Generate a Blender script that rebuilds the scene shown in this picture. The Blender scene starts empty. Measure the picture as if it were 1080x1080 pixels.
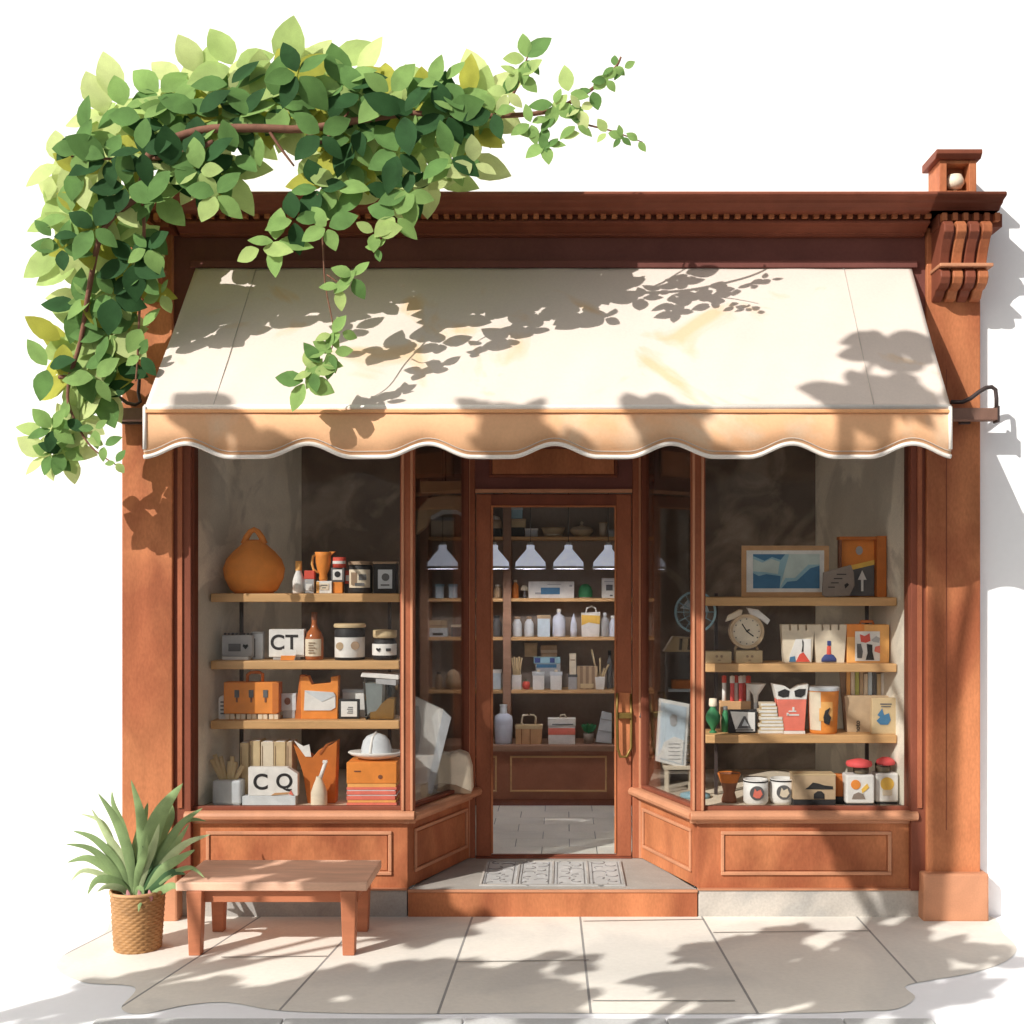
import bpy, bmesh, math, random
from mathutils import Vector, Matrix
R = math.radians
rnd = random.Random(7)
scn = bpy.context.scene
COL = scn.collection
F = 1295.0; CAMD = 7.0; EYE = 1.92; VX = 595.0; VY = 610.0
def S(y): return F / (CAMD + y)                      # picture scale at depth y
def X(px, y=0.0): return (px - VX) / S(y)
def Z(py, y=0.0): return EYE - (py - VY) / S(y)

# ------------------------------------------------------------------ materials
MATS = {}
def mat(name, col, var=0.12, scale=5.0, rough=0.65, bump=0.05, metal=0.0, grain=0.05, stretch=(1,1,1),
        col2=None, thr=(0.5,0.62), spec=0.3, trans=0.0):
    m = bpy.data.materials.new(name); m.use_nodes = True
    nt = m.node_tree; N = nt.nodes; L = nt.links
    b = N['Principled BSDF']
    b.inputs['Roughness'].default_value = rough
    b.inputs['Metallic'].default_value = metal
    b.inputs['Specular IOR Level'].default_value = spec
    tc = N.new('ShaderNodeNewGeometry')
    mp = N.new('ShaderNodeMapping'); mp.inputs['Scale'].default_value = stretch
    L.new(tc.outputs['Position'], mp.inputs['Vector'])
    n1 = N.new('ShaderNodeTexNoise'); n1.inputs['Scale'].default_value = scale; n1.inputs['Detail'].default_value = 6
    n1.inputs['Distortion'].default_value = 0.6
    n2 = N.new('ShaderNodeTexNoise'); n2.inputs['Scale'].default_value = scale*24; n2.inputs['Detail'].default_value = 3
    L.new(mp.outputs[0], n1.inputs['Vector']); L.new(mp.outputs[0], n2.inputs['Vector'])
    r1 = N.new('ShaderNodeMapRange'); r1.inputs[1].default_value = 0.3; r1.inputs[2].default_value = 0.7
    r1.inputs[3].default_value = 1-var; r1.inputs[4].default_value = 1+var
    r2 = N.new('ShaderNodeMapRange'); r2.inputs[1].default_value = 0.3; r2.inputs[2].default_value = 0.7
    r2.inputs[3].default_value = 1-grain; r2.inputs[4].default_value = 1+grain
    L.new(n1.outputs[0], r1.inputs[0]); L.new(n2.outputs[0], r2.inputs[0])
    mu = N.new('ShaderNodeMath'); mu.operation = 'MULTIPLY'
    L.new(r1.outputs[0], mu.inputs[0]); L.new(r2.outputs[0], mu.inputs[1])
    base = None
    if col2:
        n3 = N.new('ShaderNodeTexNoise'); n3.inputs['Scale'].default_value = scale*0.6; n3.inputs['Detail'].default_value = 4
        n3.inputs['Distortion'].default_value = 1.0
        L.new(mp.outputs[0], n3.inputs['Vector'])
        cr = N.new('ShaderNodeMapRange'); cr.inputs[1].default_value = thr[0]; cr.inputs[2].default_value = thr[1]
        L.new(n3.outputs[0], cr.inputs[0])
        mx = N.new('ShaderNodeMix'); mx.data_type = 'RGBA'
        mx.inputs[6].default_value = (*col,1); mx.inputs[7].default_value = (*col2,1)
        L.new(cr.outputs[0], mx.inputs[0]); base = mx.outputs[2]
    vm = N.new('ShaderNodeVectorMath'); vm.operation = 'SCALE'
    if base: L.new(base, vm.inputs[0])
    else: vm.inputs[0].default_value = col
    L.new(mu.outputs[0], vm.inputs['Scale'])
    L.new(vm.outputs[0], b.inputs['Base Color'])
    if bump:
        bp = N.new('ShaderNodeBump'); bp.inputs['Strength'].default_value = bump; bp.inputs['Distance'].default_value = 0.01
        L.new(n2.outputs[0], bp.inputs['Height']); L.new(bp.outputs[0], b.inputs['Normal'])
    if trans:
        t = N.new('ShaderNodeBsdfTranslucent'); L.new(vm.outputs[0], t.inputs['Color'])
        ms = N.new('ShaderNodeMixShader'); ms.inputs[0].default_value = trans
        L.new(b.outputs[0], ms.inputs[1]); L.new(t.outputs[0], ms.inputs[2])
        L.new(ms.outputs[0], N['Material Output'].inputs['Surface'])
    MATS[name] = m
    return m
def thin_glass(name, tint, refl):
    m = bpy.data.materials.new(name); m.use_nodes = True
    nt = m.node_tree; N = nt.nodes; L = nt.links
    for n in list(N):
        if n.type == 'BSDF_PRINCIPLED': N.remove(n)
    t = N.new('ShaderNodeBsdfTransparent'); t.inputs[0].default_value = (*tint,1)
    g = N.new('ShaderNodeBsdfGlossy'); g.inputs['Roughness'].default_value = 0.02
    f = N.new('ShaderNodeFresnel'); f.inputs[0].default_value = 1.25
    mm = N.new('ShaderNodeMath'); mm.operation = 'MULTIPLY'; mm.inputs[1].default_value = refl
    L.new(f.outputs[0], mm.inputs[0])
    ms = N.new('ShaderNodeMixShader'); L.new(mm.outputs[0], ms.inputs[0])
    L.new(t.outputs[0], ms.inputs[1]); L.new(g.outputs[0], ms.inputs[2])
    L.new(ms.outputs[0], N['Material Output'].inputs['Surface'])
    MATS[name] = m
    return m
mat('plaster', (0.95,0.95,0.95), 0.01, 1.2, 0.9, 0.02, grain=0.01)
mat('ground', (0.965,0.965,0.965), 0.01, 1.2, 0.9, 0.02, grain=0.01)
mat('asphalt', (0.055,0.055,0.058), 0.12, 6, 0.9, 0.3, grain=0.25)
mat('slab', (0.82,0.765,0.665), 0.05, 1.6, 0.85, 0.12, col2=(0.70,0.66,0.585), thr=(0.44,0.58), grain=0.03)  # darker second tone paints soft shade patches on the paving
mat('slab_b', (0.79,0.74,0.65), 0.05, 1.5, 0.85, 0.12, col2=(0.68,0.645,0.575), thr=(0.46,0.58), grain=0.03)  # alternate slabs, with the same shade put into the second tone
mat('joint', (0.30,0.29,0.27), 0.1, 4)
mat('kerbstone', (0.56,0.56,0.54), 0.12, 3, 0.85, 0.15)
mat('terra', (0.46,0.172,0.075), 0.22, 2.6, 0.5, 0.05, stretch=(1.4,1.4,0.6), spec=0.12, col2=(0.31,0.098,0.045), thr=(0.45,0.66), grain=0.10)
mat('frame_shaded', (0.33,0.110,0.055), 0.2, 3.5, 0.5, 0.05, spec=0.12, stretch=(1.4,1.4,0.6), grain=0.08)  # terra darkened in colour for the shade on mullions, posts and stiles
mat('terra_dark', (0.20,0.062,0.036), 0.15, 3.5, 0.5, 0.05, spec=0.12, stretch=(1.4,1.4,0.6))  # terra darkened to carry the shade on window frames and cornice
mat('terra_light', (0.50,0.23,0.125), 0.12, 5, 0.5, 0.05)
mat('maroon', (0.165,0.062,0.050), 0.14, 2.5, 0.55, 0.05, spec=0.1, stretch=(1,1,1))
mat('plinth', (0.36,0.34,0.31), 0.16, 3, 0.9, 0.15, col2=(0.46,0.42,0.37), grain=0.08)
mat('landing', (0.36,0.33,0.29), 0.10, 4, 0.85, 0.12, grain=0.06)
mat('mat_stone', (0.45,0.44,0.42), 0.12, 8, 0.8, 0.1)
mat('mat_line', (0.22,0.21,0.20), 0.12, 8, 0.8, 0.1)
mat('tile', (0.84,0.80,0.71), 0.10, 3, 0.5, 0.05)
mat('awning', (0.755,0.655,0.57), 0.02, 3, 0.85, 0.05, col2=(0.75,0.55,0.35), thr=(0.60,0.70), grain=0.025, trans=0.12)
mat('valance', (0.80,0.46,0.25), 0.06, 3, 0.85, 0.05, col2=(0.76,0.54,0.36), grain=0.03, trans=0.06)
mat('trim', (0.80,0.74,0.66), 0.05, 6)
mat('piping', (0.80,0.40,0.18), 0.06, 6)
mat('seam', (0.55,0.50,0.44), 0.05, 6)
mat('iron', (0.045,0.030,0.028), 0.15, 8, 0.45, 0.05, spec=0.5)
mat('iron_brown', (0.20,0.11,0.08), 0.15, 8, 0.5, 0.05)
mat('brass', (0.19,0.125,0.035), 0.2, 12, 0.42, 0.03, metal=0.6)
mat('sidewall', (0.88,0.84,0.72), 0.10, 3.2, 0.9, 0.12, col2=(0.66,0.63,0.54), thr=(0.46,0.54))  # two-tone noise stands in for sun dapples on the bay wall
mat('sidewall_warm', (0.90,0.83,0.70), 0.08, 3.2, 0.9, 0.1, col2=(0.66,0.60,0.50), thr=(0.46,0.54))  # warmer wall, sun dapples likewise painted by the two tones
mat('backing', (0.18,0.14,0.115), 0.25, 4, 0.9, 0.1, col2=(0.34,0.28,0.23), thr=(0.48,0.62))
mat('roomwall', (0.36,0.29,0.24), 0.15, 1.5, 0.9, 0.05)
mat('shelfwood', (0.62,0.36,0.16), 0.12, 8, 0.5, 0.05, stretch=(0.4,3,3))
mat('shelfdark', (0.33,0.18,0.115), 0.15, 6, 0.55, 0.05, stretch=(0.4,3,3))
mat('deck', (0.66,0.55,0.42), 0.08, 4, 0.6, 0.05)
mat('counter', (0.36,0.135,0.075), 0.15, 3, 0.45, 0.05)
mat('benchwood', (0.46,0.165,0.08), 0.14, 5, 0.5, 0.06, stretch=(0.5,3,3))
mat('benchtop', (0.74,0.45,0.31), 0.14, 5, 0.5, 0.06, stretch=(0.5,3,3))  # bench wood lightened in colour to show the seat as sunlit
for nm, c in dict(orange=(0.80,0.27,0.05), dorange=(0.55,0.16,0.03), lorange=(0.85,0.43,0.13), white=(0.78,0.75,0.71),
                  grey=(0.42,0.41,0.41), dgrey=(0.13,0.125,0.125), black=(0.03,0.027,0.027), cream=(0.74,0.63,0.48),
                  kraft=(0.52,0.37,0.23), dkraft=(0.33,0.22,0.14), red=(0.66,0.09,0.06), crimson=(0.75,0.10,0.10),
                  coral=(0.80,0.20,0.14), brown=(0.22,0.085,0.045), amber=(0.40,0.12,0.04), wood=(0.55,0.31,0.15),
                  blue=(0.07,0.19,0.33), sky_paint=(0.30,0.48,0.55), pale_paint=(0.52,0.60,0.56), navy=(0.05,0.07,0.22),
                  green=(0.04,0.20,0.08), lime_p=(0.50,0.52,0.14), ice=(0.66,0.69,0.80), palegrey=(0.60,0.62,0.64),
                  yellow=(0.85,0.52,0.10), stonegrey=(0.28,0.22,0.18), paleblue=(0.58,0.68,0.76), soil=(0.06,0.035,0.02),
                  straw=(0.60,0.45,0.26)).items():
    mat(nm, c, 0.09, 14, 0.6, 0.03)
MATS['amber'].node_tree.nodes['Principled BSDF'].inputs['Roughness'].default_value = 0.12
mat('leaf_dark', (0.030,0.080,0.026), 0.25, 9, 0.7, 0.05, spec=0.08, trans=0.2)
mat('leaf_mid', (0.125,0.24,0.07), 0.22, 9, 0.7, 0.05, spec=0.08, trans=0.3)
mat('leaf_fresh', (0.25,0.40,0.12), 0.18, 9, 0.7, 0.05, spec=0.1, trans=0.35)
mat('leaf_pale', (0.42,0.55,0.19), 0.15, 9, 0.7, 0.05, spec=0.1, trans=0.4)
mat('leaf_lime', (0.56,0.64,0.27), 0.12, 9, 0.7, 0.05, spec=0.1, trans=0.4)
mat('leaf_olive', (0.42,0.42,0.07), 0.15, 9, 0.7, 0.05, spec=0.1, trans=0.35)
em=MATS['ice'].node_tree.nodes['Principled BSDF']; MATS['lampshade']=MATS['ice'].copy(); b_=MATS['lampshade'].node_tree.nodes['Principled BSDF']; b_.inputs['Emission Color'].default_value=(.8,.84,1,1); b_.inputs['Emission Strength'].default_value=.38  # faint glow added to the pendant shades
mat('blade_dark', (0.06,0.12,0.05), 0.2, 9, 0.6, 0.05, spec=0.1, trans=0.1)
mat('blade', (0.25,0.35,0.15), 0.2, 9, 0.6, 0.05, spec=0.15, trans=0.2)
mat('blade_pale', (0.46,0.54,0.29), 0.2, 9, 0.6, 0.05, spec=0.15, trans=0.2)
mat('sheath', (0.40,0.17,0.17), 0.2, 9)
mat('bark', (0.20,0.09,0.055), 0.2, 20, 0.8, 0.3)
mat('wicker', (0.36,0.19,0.075), 0.2, 14, 0.6, 0.1)
thin_glass('pane', (0.97,0.975,0.97), 0.6)
thin_glass('clear', (0.80,0.86,0.87), 1.5)

# ------------------------------------------------------------------ mesh builder
class M:
    def __init__(s, u=1.0, xf=None):
        s.v = []; s.f = []; s.mi = []; s.u = u; s.xf = xf or Matrix.Identity(4); s.mats = []; s.cur = 0; s.sm = []; s.smooth = False
    def use(s, name):
        if name not in s.mats: s.mats.append(name)
        s.cur = s.mats.index(name); return s
    def add(s, vs, fs):
        o = len(s.v)
        for p in vs: s.v.append(s.xf @ (Vector(p)*s.u))
        for f in fs:
            s.f.append([i+o for i in f]); s.mi.append(s.cur); s.sm.append(s.smooth)
    def box(s, x0, x1, y0, y1, z0, z1):
        vs = [(x,y,z) for z in (z0,z1) for y in (y0,y1) for x in (x0,x1)]
        s.add(vs, [(0,2,3,1),(4,5,7,6),(0,1,5,4),(2,6,7,3),(0,4,6,2),(1,3,7,5)]); return s
    def prism(s, poly, y0, y1):
        n = len(poly)
        a = sum(poly[i][0]*poly[(i+1)%n][1]-poly[(i+1)%n][0]*poly[i][1] for i in range(n))
        if a < 0: poly = poly[::-1]
        vs = [(x,y0,z) for x,z in poly] + [(x,y1,z) for x,z in poly]
        fs = [tuple(range(n)), tuple(range(2*n-1,n-1,-1))] + [(i+n,(i+1)%n+n,(i+1)%n,i)[::1] for i in range(n)]
        s.add(vs, fs); return s
    def prismx(s, poly, x0, x1):                       # poly in (y,z), extruded along x
        n = len(poly)
        vs = [(x0,y,z) for y,z in poly] + [(x1,y,z) for y,z in poly]
        fs = [tuple(range(n-1,-1,-1)), tuple(range(n,2*n))] + [(i,(i+1)%n,(i+1)%n+n,i+n) for i in range(n)]
        s.add(vs, fs); return s
    def lathe(s, prof, c=(0,0,0), n=20, sx=1, sy=1, a0=0, a1=360):
        sm = s.smooth; s.smooth = True
        vs = []; fs = []; full = abs(a1-a0) >= 360; k = n if full else n+1
        for r, z in prof:
            for i in range(k):
                a = R(a0 + (a1-a0)*i/n)
                vs.append((c[0]+max(r,1e-4)*math.cos(a)*sx, c[1]+max(r,1e-4)*math.sin(a)*sy, c[2]+z))
        for j in range(len(prof)-1):
            for i in range(n):
                i2 = (i+1)%k if full else i+1
                fs.append((j*k+i, j*k+i2, (j+1)*k+i2, (j+1)*k+i))
        s.add(vs, fs); s.smooth = sm; return s
    def tube(s, pts, r, n=6, closed=False):
        sm = s.smooth; s.smooth = True
        pts = [Vector(p) for p in pts]; m = len(pts)
        rr = r if isinstance(r,(list,tuple)) else [r]*m
        vs = []; fs = []
        for j, p in enumerate(pts):
            if closed: d = pts[(j+1)%m]-pts[j-1]
            else: d = pts[min(j+1,m-1)]-pts[max(j-1,0)]
            if d.length < 1e-9: d = Vector((0,0,1))
            d.normalize()
            up = Vector((0,1,0)) if abs(d.y) < 0.9 else Vector((1,0,0))
            a = d.cross(up).normalized(); b = d.cross(a)
            for i in range(n):
                t = 2*math.pi*i/n
                vs.append(p + a*math.cos(t)*rr[j] + b*math.sin(t)*rr[j])
        for j in range(m if closed else m-1):
            for i in range(n):
                fs.append((j*n+i, j*n+(i+1)%n, ((j+1)%m)*n+(i+1)%n, ((j+1)%m)*n+i))
        if not closed:
            fs.append(tuple(range(n))); fs.append(tuple(range((m-1)*n+n-1,(m-1)*n-1,-1)))
        s.add(vs, fs); s.smooth = sm; return s
    def disc(s, x, z, r, y0, y1, n=24, sz=1.0):
        return s.prism([(x+r*math.cos(2*math.pi*i/n), z+r*sz*math.sin(2*math.pi*i/n)) for i in range(n)], y0, y1)
    def obj(s, name, m=None, parent=None, bev=0.0, loc=None):
        me = bpy.data.meshes.new(name)
        me.from_pydata([tuple(v) for v in s.v], [], s.f)
        names = s.mats or [m or 'white']
        for k in names: me.materials.append(MATS[k])
        for i, p in enumerate(me.polygons):
            p.material_index = s.mi[i] if s.mats else 0; p.use_smooth = s.sm[i]
        bm = bmesh.new(); bm.from_mesh(me); bmesh.ops.recalc_face_normals(bm, faces=bm.faces); bm.to_mesh(me); bm.free()
        o = bpy.data.objects.new(name, me); COL.objects.link(o)
        if parent: o.parent = parent
        if loc: o.location = loc
        if bev:
            b = o.modifiers.new('bevel','BEVEL'); b.width = bev; b.segments = 2; b.limit_method = 'ANGLE'; b.angle_limit = R(40)
        return o
def struct(o): o['kind'] = 'structure'; return o
def thing(name, label, cat, loc=(0,0,0), group=None):
    o = bpy.data.objects.new(name, None); COL.objects.link(o); o.location = loc; o.empty_display_size = 0.1
    o['label'] = label; o['category'] = cat
    if group: o['group'] = group
    return o
class Item:                                            # a thing measured in picture pixels at its own depth
    def __init__(s, name, label, cat, px, y, z, group=None, rz=0):
        s.u = 1.0/S(y); s.e = thing(name, label, cat, (X(px,y), y, z), group); s.e.rotation_euler.z = R(rz)
    def m(s): return M(s.u)
    def box(s, name, m_, x0, x1, z0, z1, d=None, y0=None, y1=None, parent=None, bev=0.003):
        if y0 is None: y0, y1 = -d/2, d/2
        return s.m().box(x0,x1,y0,y1,z0,z1).obj(name, m_, parent or s.e, bev)
    def lathe(s, name, m_, prof, c=(0,0,0), parent=None, n=24, **k):
        return s.m().lathe(prof, c, n, **k).obj(name, m_, parent or s.e)
    def prism(s, name, m_, poly, y0, y1, parent=None, bev=0.0):
        return s.m().prism(poly, y0, y1).obj(name, m_, parent or s.e, bev)
    def arc(s, name, m_, r, z0, z1, a=60, parent=None, r1=None):
        return s.m().lathe([(r+.3,z0),((r1 or r)+.3,z1)], n=14, a0=-90-a, a1=-90+a).obj(name, m_, parent or s.e)
def text(parent, body, size, loc, m_, rot=(90,0,0), name='lettering', depth=0.0006):
    c = bpy.data.curves.new('t','FONT'); c.body = body; c.size = size; c.extrude = depth; c.align_x = 'CENTER'; c.offset = size*0.02
    t = bpy.data.objects.new('t', c); COL.objects.link(t)
    me = bpy.data.meshes.new_from_object(t); bpy.data.objects.remove(t)
    o = bpy.data.objects.new(name, me); COL.objects.link(o); me.materials.clear(); me.materials.append(MATS[m_])
    o.parent = parent; o.location = loc; o.rotation_euler = [R(a) for a in rot]
    return o

# ------------------------------------------------------------------ setting
struct(M().box(-60,60,-1.93,60,-0.30,-0.004).obj('ground','ground'))
struct(M().box(-60,60,-10.5,-1.93,-0.30,-0.12).obj('road','asphalt'))
struct(M().box(-60,60,-60,-10.5,-0.30,-0.01).obj('far_pavement','kerbstone'))
# pavement: slabs with soft shade patches in their colour and an uneven outer edge
def gp(px, py, z=0.0):
    d = F*(EYE-z)/(py-VY); return ((px-VX)*d/F, d-CAMD)
def smooth_poly(p, n=6):
    out = []; k = len(p)
    for i in range(k):
        a,b,c,d = p[i-1],p[i],p[(i+1)%k],p[(i+2)%k]
        for j in range(n):
            t = j/n
            out.append(tuple(0.5*((2*b[q])+(-a[q]+c[q])*t+(2*a[q]-5*b[q]+4*c[q]-d[q])*t*t+(-a[q]+3*b[q]-3*c[q]+d[q])*t**3) for q in (0,1)))
    return out
edge_px = [(300,962),(135,962),(110,984),(66,1008),(62,1024),(90,1036),(142,1041),(128,1063),(150,1069),(196,1060),(240,1057),
           (300,1066),(420,1069),(560,1068),(700,1069),(860,1068),(905,1066),(945,1064),(965,1052),(955,1040),(985,1033),
           (1025,1026),(1060,1014),(1072,1000),(1058,984),(1034,964),(900,962),(700,962),(500,962)]
poly = smooth_poly([gp(*p) for p in edge_px])
jl = [(-2.4,-2.75),(-1.72,-2.02),(-1.13,-1.28),(-0.52,-0.56),(0.09,0.12),(0.78,0.86),(1.66,1.68),(2.6,2.55)]
bm = bmesh.new()
vs = [bm.verts.new((x,y,0)) for x,y in poly]
bm.faces.new(vs)
def bis(co, no): bmesh.ops.bisect_plane(bm, geom=bm.verts[:]+bm.edges[:]+bm.faces[:], plane_co=co, plane_no=no)
cuts = []
for xa, xb in jl:                                       # xa at y=0, xb at y=-1.7
    d = Vector((xb-xa,-1.7,0)).normalized(); nrm = Vector((-d.y,d.x,0))
    for s_ in (-1,1):
        bis(Vector((xa,0,0))+nrm*0.006*s_, nrm)
    cuts.append((Vector((xa,0,0)), nrm))
bmesh.ops.triangulate(bm, faces=bm.faces[:])
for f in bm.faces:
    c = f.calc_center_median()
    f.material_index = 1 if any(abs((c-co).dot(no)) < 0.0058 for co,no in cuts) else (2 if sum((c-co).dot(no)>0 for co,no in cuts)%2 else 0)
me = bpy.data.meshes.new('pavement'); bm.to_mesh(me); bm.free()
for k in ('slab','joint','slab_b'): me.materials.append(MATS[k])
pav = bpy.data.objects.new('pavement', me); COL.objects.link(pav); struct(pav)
mj = M()
def jline(a, b, w=0.005):
    a = Vector((*gp(*a),0.004)); b = Vector((*gp(*b),0.004)); d = (b-a).normalized(); n = Vector((-d.y,d.x,0))*w
    mj.add([a-n,b-n,b+n,a+n], [(0,1,2,3)])
for a, b in [((481,1015),(621,1013)),((615,972),(742,970)),((625,1056),(775,1056)),((752,984),(918,982)),((233,1010),(345,1009))]: jline(a,b)
struct(mj.obj('pavement_joint','joint'))
mk = M(); x = gp(100,1078)[0]; xe = gp(985,1078)[0]; yk = gp(500,1076)[1]
while x < xe:
    w = min(rnd.uniform(0.75,0.95), xe-x); mk.box(x+0.003,x+w-0.003,yk-0.20,yk,-0.12,0.010); x += w
struct(mk.obj('kerb','kerbstone',bev=0.006))

w = M()
w.box(-30,-2.495,0.0,0.25,-0.01,14).box(2.352,30,0.0,0.25,-0.01,14).box(-2.495,2.352,0.0,0.25,3.93,14)
wall = w.obj('plaster_wall','plaster'); wall['label'] = 'plain white plaster wall surrounding the brick red shopfront'; wall['category'] = 'wall'

# ------------------------------------------------------------------ shop front
shop = thing('storefront','terracotta red wooden shopfront with two display bays and a recessed central door','shop front',(0,0,0))
PX = dict(xl0=-2.497, xl1=X(180,-.1), xr0=X(979,-.1), xr1=2.350)
def pilaster(x0, x1, mirror):
    m = M(); m.box(x0,x1,-0.07,0.20,0.0,3.90)
    o = m.obj('pilaster','terra',shop,0.006)
    w_ = x1-x0
    i0, i1 = (x0+0.055, x1-0.05)
    M().box(x0+w_*.36,x0+w_*.375,-0.0712,-0.07,0.5,3.1).obj('moulding','terra_dark',o) if mirror else None
    b = M().box(x0-0.035,x1+0.045 if not mirror else x1+0.03,-0.125,-0.0005,-0.006,0.265); b.obj('base_block','terra_light',o,0.012)
    return o
pilaster(PX['xl0'],PX['xl1'],False); pilaster(PX['xr0'],PX['xr1'],True)
# inner jambs beside the windows
for a,b in ((180,201),(961,980)):
    j = M().box(X(a,-.05),X(b,-.05),-0.045,0.10,0.15,3.30).obj('window_jamb','terra_dark',shop,0.004)
    c = (a+b)/2
    M().box(X(c-3,-.05),X(c+2,-.05),-0.056,-0.045,0.62,3.25).obj('moulding','frame_shaded',j,0.002)
# fascia
fz0 = 3.28
fa = M().box(PX['xl1']-0.001,PX['xr0']+0.001,-0.04,0.20,fz0,3.93).obj('fascia','maroon',shop)
M().box(X(200,-.05),X(968,-.05),-0.052,-0.0402,3.70,3.715).obj('moulding','terra_dark',fa,0.003)
# cornice
cx0 = X(158,-.32); cx1 = X(980,-.1)
c = M()
c.prismx([(0.0,4.003),(-0.33,4.003),(-0.34,3.993),(-0.335,3.984),(-0.31,3.980),(-0.30,3.968),(-0.25,3.962),(-0.24,3.955),(0.0,3.955)], cx0, cx1)
c.box(cx0+0.08,X(976,-.1),-0.17,0,3.905,3.9545)
c.prismx([(0,3.9045),(-0.195,3.9045),(-0.195,3.890),(-0.15,3.882),(-0.11,3.865),(-0.09,3.86),(-0.09,3.85),(0,3.85)], cx0+0.09, X(976,-.1))
co = c.obj('cornice','terra_dark',shop,0.003)
M().box(cx0-.003,cx1,-0.338,0.0,4.0035,4.010).obj('top_edge','terra_light',co,0.002)
def dentil_row(x, xe, step, w_, y0_, y1_, z0_, z1_, parent):
    src = M().box(0,w_,y0_,y1_,z0_,z1_).obj('dentil','terra',parent,0.002); src.location.x = x; x += step
    while x < xe:
        q = src.copy(); COL.objects.link(q); q.parent = parent; q.location.x = x; x += step
dentil_row(cx0+0.10, X(976,-.2), 0.062, 0.030, -0.215, -0.1705, 3.912, 3.950, co)
def pier_top(xa, xb):
    p = M(); p.prismx([(-0.02,4.004),(-0.385,4.006),(-0.395,3.99),(-0.385,3.980),(-0.34,3.972),(-0.33,3.960),(-0.29,3.948),(-0.275,3.935),(-0.02,3.935)], xa-0.06, 2.385)
    p.box(xa,xb+0.05,-0.22,-0.02,3.86,3.9345)
    o = p.obj('pier_cap','terra_dark',shop,0.004)
    dentil_row(xa+0.01, xb+0.03, 0.058, 0.028, -0.262, -0.2205, 3.885, 3.928, o)
    n = 4; W = (xb-0.02)-(xa+0.005); top = 3.875; q_ = 0.80
    for k in range(n):
        a = xa+0.005+W*k/n; b = a+W/n-0.014
        pts = [(-0.07,0),(-0.28,0),(-0.31,-0.03),(-0.31,-0.08),(-0.275,-0.12),(-0.235,-0.20),(-0.205,-0.29),
               (-0.215,-0.305),(-0.242,-0.33),(-0.25,-0.37),(-0.23,-0.41),(-0.19,-0.435),(-0.15,-0.44),(-0.12,-0.47-0.02*(k%2)),(-0.07,-0.50)]
        M().prismx([(y,top+z*q_) for y,z in pts], a, b).obj('corbel_rib','terra' if k%2 else 'terra_dark',o,0.006)
    M().prismx([(y,top+z*q_) for y,z in [(-0.07,-.02),(-0.265,-.02),(-0.28,-.08),(-0.20,-.20),(-0.18,-.30),(-0.205,-.36),(-0.17,-.42),(-0.07,-.44)]], xa+0.012, xb-0.035).obj('corbel_core','maroon',o)
    M().box(xa-0.002,xb-0.012,-0.262,-0.07,top-0.302*q_,top-0.278*q_).obj('corbel_band','terra_light',o,0.004)
    return o
pier_top(PX['xr0']+0.02,PX['xr1']+0.02)
pier_top(PX['xl1']-0.17,PX['xl1']-0.02)
# finial box
fx0, fx1 = X(991,-.30), X(1030,-.30)
z0,z1 = 4.007, Z(172,-.25)
f = M(); f.box(fx0,fx0+0.04,-0.30,-0.09,z0,z1).box(fx1-0.04,fx1,-0.30,-0.09,z0,z1).box(fx0+0.04,fx1-0.04,-0.20,-0.09,z0,z1)
f.box(fx0+0.04,fx1-0.04,-0.298,-0.20,z0,z0+0.03).box(fx0+0.04,fx1-0.04,-0.298,-0.20,z1-0.02,z1)
fo = f.obj('finial_box','terra',shop,0.004)
M().prismx([(-0.07,z1),(-0.32,z1),(-0.345,z1+0.022),(-0.345,z1+0.045),(-0.07,z1+0.045)],fx0-0.030,fx1+0.018).obj('cap','terra_dark',fo,0.004)
M().lathe([(0.0,0),(0.035,0.008),(0.05,0.03),(0.05,0.05),(0.035,0.08),(0,0.09)],((fx0+fx1)/2,-0.245,z0+0.05)).obj('ball','cream',fo)
M().lathe([(0.012,0),(0.010,0.03)],((fx0+fx1)/2,-0.245,z0+0.028)).obj('ball_stem','dkraft',fo)

# bay geometry in plan
YD = 0.78
LF, LB = (X(430),0.0), (X(497,YD),YD)
RF, RB = (X(736),0.0), (X(674,YD),YD)
def seg(p, q):
    p = Vector((*p,0)); q = Vector((*q,0)); d = (q-p); L = d.length; a = math.atan2(d.y,d.x)
    return Matrix.Translation(p) @ Matrix.Rotation(a,4,'Z'), L
def lower_panel(p, q, z0=0.155, z1=0.535, parent=shop, ins=(0.07,0.07)):
    xf, L = seg(p,q)
    o = M(1,xf).box(0,L,0.0,0.05,z0,z1).obj('stall_riser','terra',parent,0.003)
    a,b = ins[0],L-ins[1]; c0,c1 = z0+0.075,z1-0.055; t = 0.020
    m = M(1,xf); m.box(a,b,-0.014,0,c0,c0+t).box(a,b,-0.014,0,c1-t,c1).box(a,a+t,-0.0135,0,c0+t,c1-t).box(b-t,b,-0.0135,0,c0+t,c1-t)
    m.obj('panel_moulding','terra_light',o,0.004)
    M(1,xf).box(a+t+.006,b-t-.006,-0.005,0,c0+t+.006,c1-t-.006).obj('panel_field','terra',o,0.003)
    return o
XL0, XR1 = X(201), X(962)
lower_panel((XL0+0.0,0.0),LF,ins=(0.09,0.09)); lower_panel(RF,(XR1-0.0,0.0),ins=(0.13,0.12))
lower_panel((LF[0]+0.001,LF[1]+0.004),LB); lower_panel(RB,(RF[0]-0.001,RF[1]+0.004))
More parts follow.
